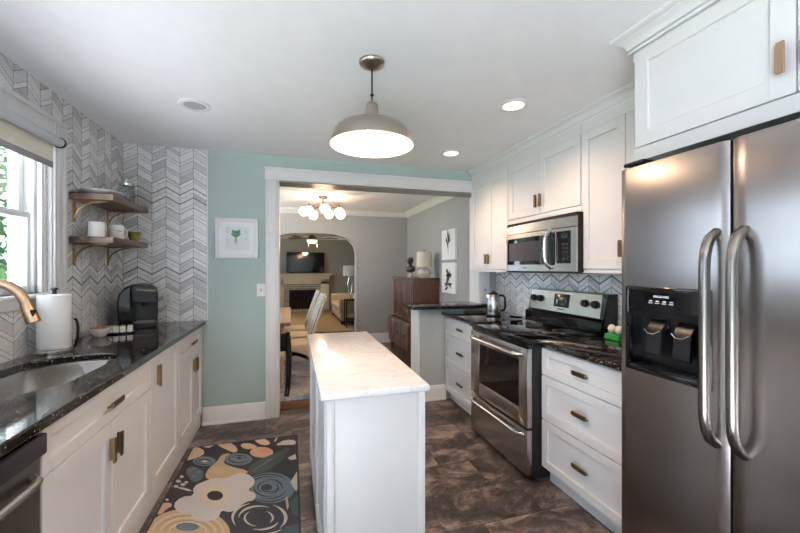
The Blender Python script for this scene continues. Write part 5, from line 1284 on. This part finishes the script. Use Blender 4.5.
m = MB(); m.box(-0.54, -0.09, 4.12, 4.53, 0.41, 0.455, 'chair_tan', 0.015); m.build('seat', t)
for x in (-0.045, -0.555):
    m = MB(); pts = [(x, 4.10, 0.70), (x+0.004, 4.085, 0.62), (x+0.012, 4.10, 0.46), (x+0.010, 4.12, 0.25), (x+0.004, 4.105, 0.12), (x-0.012, 4.08, 0.021)]
    m.tube(pts, [0.024, 0.030, 0.032, 0.030, 0.028, 0.026], 'black_matte', 12); m.build('back_post', t)
m = MB(); m.box(-0.535, -0.065, 4.075, 4.105, 0.50, 0.69, 'black_matte', 0.012); m.build('backrest', t)
for x in (-0.11, -0.51):
    m = MB(); m.tube([(x, 4.50, 0.41), (x, 4.51, 0.0115)], [0.024, 0.016], 'chair_tan', 8); m.build('leg', t)
# tall chest
t = thing('tall_chest', 'two-tier dark wooden chest with slatted doors against the dining room wall', 'chest', (1.88, 5.58, 0))
CY0_, CY1_ = 5.05, 6.13
m = MB(); m.box(1.70, RD-0.004, CY0_, CY1_, 0.58, 1.212, 'chest_wood', 0.004); m.box(1.67, RD-0.004, CY0_-0.015, CY1_+0.015, 1.212, 1.236, 'chest_wood', 0.004); m.build('upper_case', t)
for k in range(4):
    a0 = CY0_+0.01+k*(CY1_-CY0_-0.02)/4; a1 = a0+(CY1_-CY0_-0.02)/4-0.022
    m = MB(); shaker(m, 1.682, -1, a0, a1, 0.60, 1.205, 'chest_wood_dark', rail=0.04, th=0.018)
    for j in range(4):
        yy = a0+0.055+j*(a1-a0-0.11)/3; m.box(1.672, 1.692, yy-0.014, yy+0.014, 0.65, 1.16, 'chest_wood_dark', 0.003)
    m.build('door', t)
m = MB(); m.box(1.62, RD-0.004, CY0_-0.02, CY1_+0.03, 0.15, 0.578, 'chest_wood', 0.005); lc = m.build('lower_case', t)
for k in range(3):
    a0 = CY0_-0.01+k*1.11/3; m = MB(); m.box(1.604, 1.62, a0, a0+1.11/3-0.01, 0.19, 0.555, 'chest_wood_dark', 0.004); d = m.build('drawer', t)
    m = MB(); m.sphere((1.594, a0+0.18, 0.37), 0.014, 'bronze_pull', (0.8, 1, 1), 12); m.build('knob', d)
for x in (1.66, 2.04):
    for y in (CY0_+0.02, CY1_-0.02):
        m = MB(); m.tube([(x, y, 0.15), (x, y, 0.0)], [0.03, 0.018], 'chest_wood', 10); m.build('leg', t)
# table lamp
lx, ly, lz = 1.90, 5.17, 1.2365
t = thing('table_lamp', 'table lamp with a linen drum shade and round bone base on the tall chest', 'lamp', (lx, ly, lz))
m = MB(); m.lathe((lx, ly, lz), [(0, 0), (0.06, 0), (0.062, 0.012), (0.085, 0.03), (0.104, 0.07), (0.096, 0.105), (0.065, 0.132), (0.028, 0.142), (0.02, 0.15), (0, 0.15)], 'bone', 28); m.build('base', t)
m = MB(); m.cyl((lx, ly, lz+0.15), (lx, ly, lz+0.405), 0.006, 'bronze_pull', 10); m.sphere((lx, ly, lz+0.412), 0.010, 'bronze_pull', n=12); m.build('stem', t)
m = MB(); m.lathe((lx, ly, lz+0.165), [(0.120, 0), (0.112, 0.225), (0.108, 0.225), (0.116, 0), (0.120, 0)], 'linen', 36); m.build('lamp_shade', t)
# bust
ux, uy, uz = 1.83, 5.62, 1.2365
t = thing('bust_sculpture', 'small dark metal bust sculpture at the far end of the tall chest', 'sculpture', (ux, uy, uz))
m = MB(); m.lathe((ux, uy, uz), [(0, 0), (0.052, 0), (0.054, 0.014), (0.040, 0.026), (0.024, 0.045), (0.022, 0.066), (0.034, 0.078), (0, 0.078)], 'bone', 24); m.build('plinth', t)
m = MB(); b = bmesh.new()
rings = []
for zz, rx, ry, ox in ((0.078, 0.03, 0.04, 0), (0.10, 0.055, 0.085, 0), (0.135, 0.062, 0.105, 0.0), (0.165, 0.052, 0.092, 0.004), (0.185, 0.030, 0.045, 0.0), (0.205, 0.024, 0.026, -0.004), (0.222, 0.030, 0.030, -0.012), (0.242, 0.044, 0.036, -0.014), (0.268, 0.048, 0.040, -0.010), (0.292, 0.042, 0.038, -0.006), (0.310, 0.022, 0.022, -0.004)):
    rings.append([b.verts.new((ux+ox+1.25*rx*math.cos(2*PI*k/16), uy+1.15*ry*math.sin(2*PI*k/16), uz+zz)) for k in range(16)])
for p, q in zip(rings, rings[1:]):
    for k in range(16): b.faces.new([p[k], p[(k+1) % 16], q[(k+1) % 16], q[k]])
b.faces.new(rings[0][::-1]); b.faces.new(rings[-1]); m.absorb(b, 'bust_metal')
m.sphere((ux-0.060, uy, uz+0.252), 0.010, 'bust_metal', (1.0, 0.7, 1.3), 10); m.build('figure', t, angle=60)
m = MB()
for k in range(26):
    a, h_ = random.uniform(0, 2*PI), random.uniform(-0.1, 1.2); m.sphere((ux+0.006+0.040*math.cos(a)*math.cos(h_), uy+0.038*math.sin(a)*math.cos(h_), uz+0.278+0.034*math.sin(h_)), 0.014, 'bust_metal', n=8)
m.build('curls', t)
# canvases
def canvas(label, z0, z1, kind):
    t = thing('canvas_print', label, 'picture', (RD-0.02, 4.655, z0), 'canvases on the dining wall')
    y0, y1, x = 4.43, 4.88, RD-0.040
    m = MB(); m.box(x, RD-0.001, y0, y1, z0, z1, 'paper', 0.002, 1); m.build('canvas', t)
    m = MB(); xx = x-0.0008
    def blade(yc, zc, a, l, w_, mat):
        l *= 1.25; w_ *= 1.35; d = Vector((0, math.sin(a), math.cos(a))); n_ = Vector((0, d.z, -d.y)); p = Vector((xx, yc, zc))
        m.face([p, p+d*l*0.4+n_*w_, p+d*l, p+d*l*0.4-n_*w_], mat)
    yc, zc = (y0+y1)/2, (z0+z1)/2
    if kind == 0:
        for a, l, w_, oz in ((0.0, 0.30, 0.006, -0.17), (-0.45, 0.14, 0.014, 0.0), (0.5, 0.15, 0.014, -0.02), (0.15, 0.16, 0.014, 0.04), (-0.2, 0.15, 0.012, 0.03), (0.95, 0.10, 0.013, 0.01), (-1.0, 0.09, 0.012, 0.02), (0.3, 0.12, 0.012, -0.06)):
            blade(yc, zc+oz, a, l, w_, 'ink_dark')
    else:
        for k in range(12): blade(yc+0.02*math.cos(k), zc+0.03+0.02*math.sin(k), 2*PI*k/12, 0.085, 0.020, 'ink_dark' if k % 2 else 'ink_grey')
        blade(yc, zc+0.01, PI, 0.16, 0.006, 'ink_dark')
        for a, oz in ((2.2, -0.05), (-2.2, -0.06), (1.4, -0.10), (-1.5, -0.09), (2.0, -0.12)): blade(yc, zc+oz, a, 0.11, 0.017, 'ink_dark')
    m.build('drawing', t, recalc=False)
canvas('upper white canvas with a dark branching stem drawing on the dining wall', 1.50, 1.915, 0)
canvas('lower white canvas with a dark flower drawing on the dining wall', 1.04, 1.46, 1)

# ------------------------------------------------------------------ living room
fc = 0.33
t = thing('fireplace', 'cream fireplace with a wide mantel, brick surround and black firebox', 'fireplace', (fc, 12.4, 0))
y1 = YL-0.001
m = MB()
m.box(fc-0.86, fc-0.58, y1-0.20, y1, 0, 1.02, 'mantel_paint', 0.01); m.box(fc+0.58, fc+0.86, y1-0.20, y1, 0, 1.02, 'mantel_paint', 0.01)
m.box(fc-0.86, fc+0.86, y1-0.20, y1, 0.86, 1.02, 'mantel_paint', 0.006)
for k in range(22): m.box(fc-0.84+0.078*k, fc-0.80+0.078*k, y1-0.215, y1-0.2, 0.93, 1.10, 'mantel_paint', 0.006)
m.box(fc-0.86, fc+0.86, y1-0.20, y1, 1.02, 1.15, 'mantel_paint', 0.006); m.build('surround', t)
m = MB(); m.box(fc-0.98, fc+0.98, y1-0.30, y1, 1.151, 1.20, 'mantel_paint', 0.012); m.box(fc-0.93, fc+0.93, y1-0.25, y1-0.001, 1.115, 1.151, 'mantel_paint', 0.008); m.build('mantel_shelf', t)
m = MB(); m.box(fc-0.58, fc-0.42, y1-0.15, y1, 0, 0.86, 'white_brick'); m.box(fc+0.42, fc+0.58, y1-0.15, y1, 0, 0.86, 'white_brick'); m.box(fc-0.42, fc+0.42, y1-0.15, y1, 0.68, 0.86, 'white_brick'); m.build('brick_surround', t)
m = MB(); m.box(fc-0.42, fc+0.42, y1-0.03, y1, 0.0, 0.68, 'soot'); m.box(fc-0.42, fc+0.42, y1-0.15, y1-0.03, 0, 0.02, 'soot'); fb = m.build('firebox', t)
m = MB()
for a in ((fc-0.42, fc-0.36, 0.02, 0.68), (fc+0.36, fc+0.42, 0.02, 0.68), (fc-0.36, fc+0.36, 0.62, 0.68), (fc-0.36, fc+0.36, 0.02, 0.10)): m.box(a[0], a[1], y1-0.16, y1-0.14, a[2], a[3], 'black_matte', 0.004)
m.build('screen_frame', fb)
m = MB(); m.box(fc-0.36, fc+0.36, y1-0.152, y1-0.148, 0.10, 0.62, 'smoke_plastic'); m.build('screen_glass', fb)
m = MB(); m.box(fc-0.75, fc+0.75, y1-0.55, y1-0.202, 0, 0.05, 'white_brick', 0.006); m.build('hearth', t)
t = thing('television', 'flat black television standing on the fireplace mantel', 'television', (fc+0.04, 12.35, 1.2005))
m = MB(); m.box(fc-0.50, fc+0.70, 12.38, 12.42, 1.235, 1.90, 'black_plastic', 0.006); m.build('case', t)
m = MB(); m.box(fc-0.488, fc+0.688, 12.376, 12.38, 1.25, 1.888, 'black_gloss'); m.build('screen', t)
for x in (fc-0.35, fc+0.42):
    m = MB(); m.box(x-0.02, x+0.02, 12.30, 12.50, 1.2005, 1.215, 'black_plastic', 0.003); m.box(x-0.012, x+0.012, 12.39, 12.41, 1.215, 1.24, 'black_plastic'); m.build('foot', t)
m = MB(); m.box(fc-1.2, 1.55, 8.0, 11.85, 0.0005, 0.012, 'jute_rug', 0.004, 1); tag(m.build('area_rug'), 'tan woven rug on the dark floor before the fireplace', 'rug')
t = thing('sofa', 'beige upholstered sofa against the right side of the living room', 'sofa', (1.75, 9.9, 0.0125))
m = MB(); m.box(1.12, 2.0, 8.9, 11.0, 0.10, 0.30, 'sofa_beige', 0.03); m.build('base', t)
for y0_ in (9.13, 9.98):
    m = MB(); m.box(1.10, 1.80, y0_, y0_+0.84, 0.302, 0.46, 'sofa_beige', 0.05, 3); m.build('seat_cushion', t)
m = MB(); m.box(1.80, 2.05, 8.9, 11.0, 0.302, 0.86, 'sofa_beige', 0.06, 3); m.build('backrest', t)
for y0_ in (8.90, 10.83):
    m = MB(); m.box(1.10, 1.80, y0_, y0_+0.21, 0.302, 0.64, 'sofa_beige', 0.05, 3); m.build('armrest', t)
for x in (1.17, 1.95):
    for y in (8.97, 10.93):
        m = MB(); m.cyl((x, y, 0.0125), (x, y, 0.10), 0.025, 'soot', 10); m.build('leg', t)
m = MB(); b = bmesh.new(); bmesh.ops.create_uvsphere(b, u_segments=20, v_segments=12, radius=1)
for v in b.verts:
    e = lambda q: math.copysign(abs(q)**0.55, q)
    p = Vector((v.co.x*0.08, e(v.co.y)*0.22, e(v.co.z)*0.22)); p.rotate(Matrix.Rotation(0.25, 3, 'Y')); v.co = p+Vector((1.62, 9.37, 0.70))
m.absorb(b, 'linen'); tag(m.build('throw_pillow', angle=80), 'pale throw pillow on the beige sofa', 'pillow')
t = thing('side_table', 'black metal side table beside the beige sofa under the lamp', 'side table', (1.52, 8.62, 0.0))
m = MB(); m.box(1.19, 1.60, 8.44, 8.80, 0.63, 0.655, 'black_matte', 0.004); m.build('table_top', t)
for x in (1.205, 1.585):
    for y in (8.455, 8.785):
        m = MB(); m.box(x-0.011, x+0.011, y-0.011, y+0.011, 0.0125 if x < 1.56 else 0.0005, 0.63, 'black_matte'); m.build('leg', t)
m = MB(); m.box(1.21, 1.58, 8.46, 8.78, 0.18, 0.195, 'black_matte'); m.build('shelf', t)
lx, ly, lz = 1.31, 8.62, 0.6555
t = thing('table_lamp', 'table lamp with a white drum shade on the black side table', 'lamp', (lx, ly, lz))
m = MB(); m.lathe((lx, ly, lz), [(0, 0), (0.07, 0), (0.07, 0.012), (0.015, 0.022), (0.010, 0.10), (0, 0.10)], 'chrome', 24)
m.tube([(lx, ly, lz+0.09), (lx-0.03, ly, lz+0.18), (lx-0.055, ly, lz+0.36), (lx-0.01, ly, lz+0.55)], 0.008, 'chrome', 8); m.tube([(lx, ly, lz+0.09), (lx+0.03, ly, lz+0.18), (lx+0.055, ly, lz+0.36), (lx+0.01, ly, lz+0.55)], 0.008, 'chrome', 8); m.build('base', t)
m = MB(); m.lathe((lx, ly, lz+0.55), [(0.165, 0), (0.160, 0.24), (0.156, 0.24), (0.161, 0), (0.165, 0)], 'paper', 36); m.build('lamp_shade', t)
m = MB(); m.sphere((1.52, 8.50, 0.695), 0.038, 'black_gloss', (1, 1, 1), 16); tag(m.build('ornament'), 'small round black ornament beside the white-shaded lamp', 'ornament')
# ceiling fan
gx, gy = 0.50, 9.75
t = thing('ceiling_fan', 'dark ceiling fan with a glowing light kit in the living room', 'ceiling fan', (gx, gy, 1.98))
m = MB(); m.lathe((gx, gy, CE), [(0, 0), (0.07, 0), (0.06, -0.05), (0.015, -0.06), (0.015, -0.19), (0, -0.19)], 'bust_metal', 24); m.build('downrod', t)
m = MB(); m.lathe((gx, gy, 2.11), [(0, 0.13), (0.05, 0.13), (0.10, 0.09), (0.115, 0.04), (0.10, 0.0), (0, 0)], 'bust_metal', 32); m.build('motor', t)
for k in range(5):
    a = 2*PI*k/5+0.12; rot = Matrix.Rotation(a, 3, 'Z') @ Matrix.Rotation(0.2, 3, 'X')
    m = MB(); m.obox(Vector((gx+0.38*math.cos(a), gy+0.38*math.sin(a), 2.165)), (0.56, 0.13, 0.008), rot, 'fan_blade', 0.003)
    m.obox(Vector((gx+0.14*math.cos(a), gy+0.14*math.sin(a), 2.170)), (0.12, 0.04, 0.008), rot, 'bust_metal'); m.build('blade', t)
m = MB(); m.lathe((gx, gy, 2.035), [(0, 0), (0.10, 0.004), (0.13, 0.03), (0.13, 0.074), (0, 0.074)], 'fan_glow', 32); m.build('light_kit', t)
for sx in (-0.10, 0.12):
    m = MB(); m.cyl((gx+sx, gy-0.09, 1.80), (gx+sx, gy-0.09, 2.05), 0.004, 'brass', 8); m.sphere((gx+sx, gy-0.09, 1.795), 0.010, 'brass', n=10); m.build('pull_chain', t)
lamp_light('ceiling_fan_lamp', (gx, gy, 2.0), 45, WARM, 0.1)
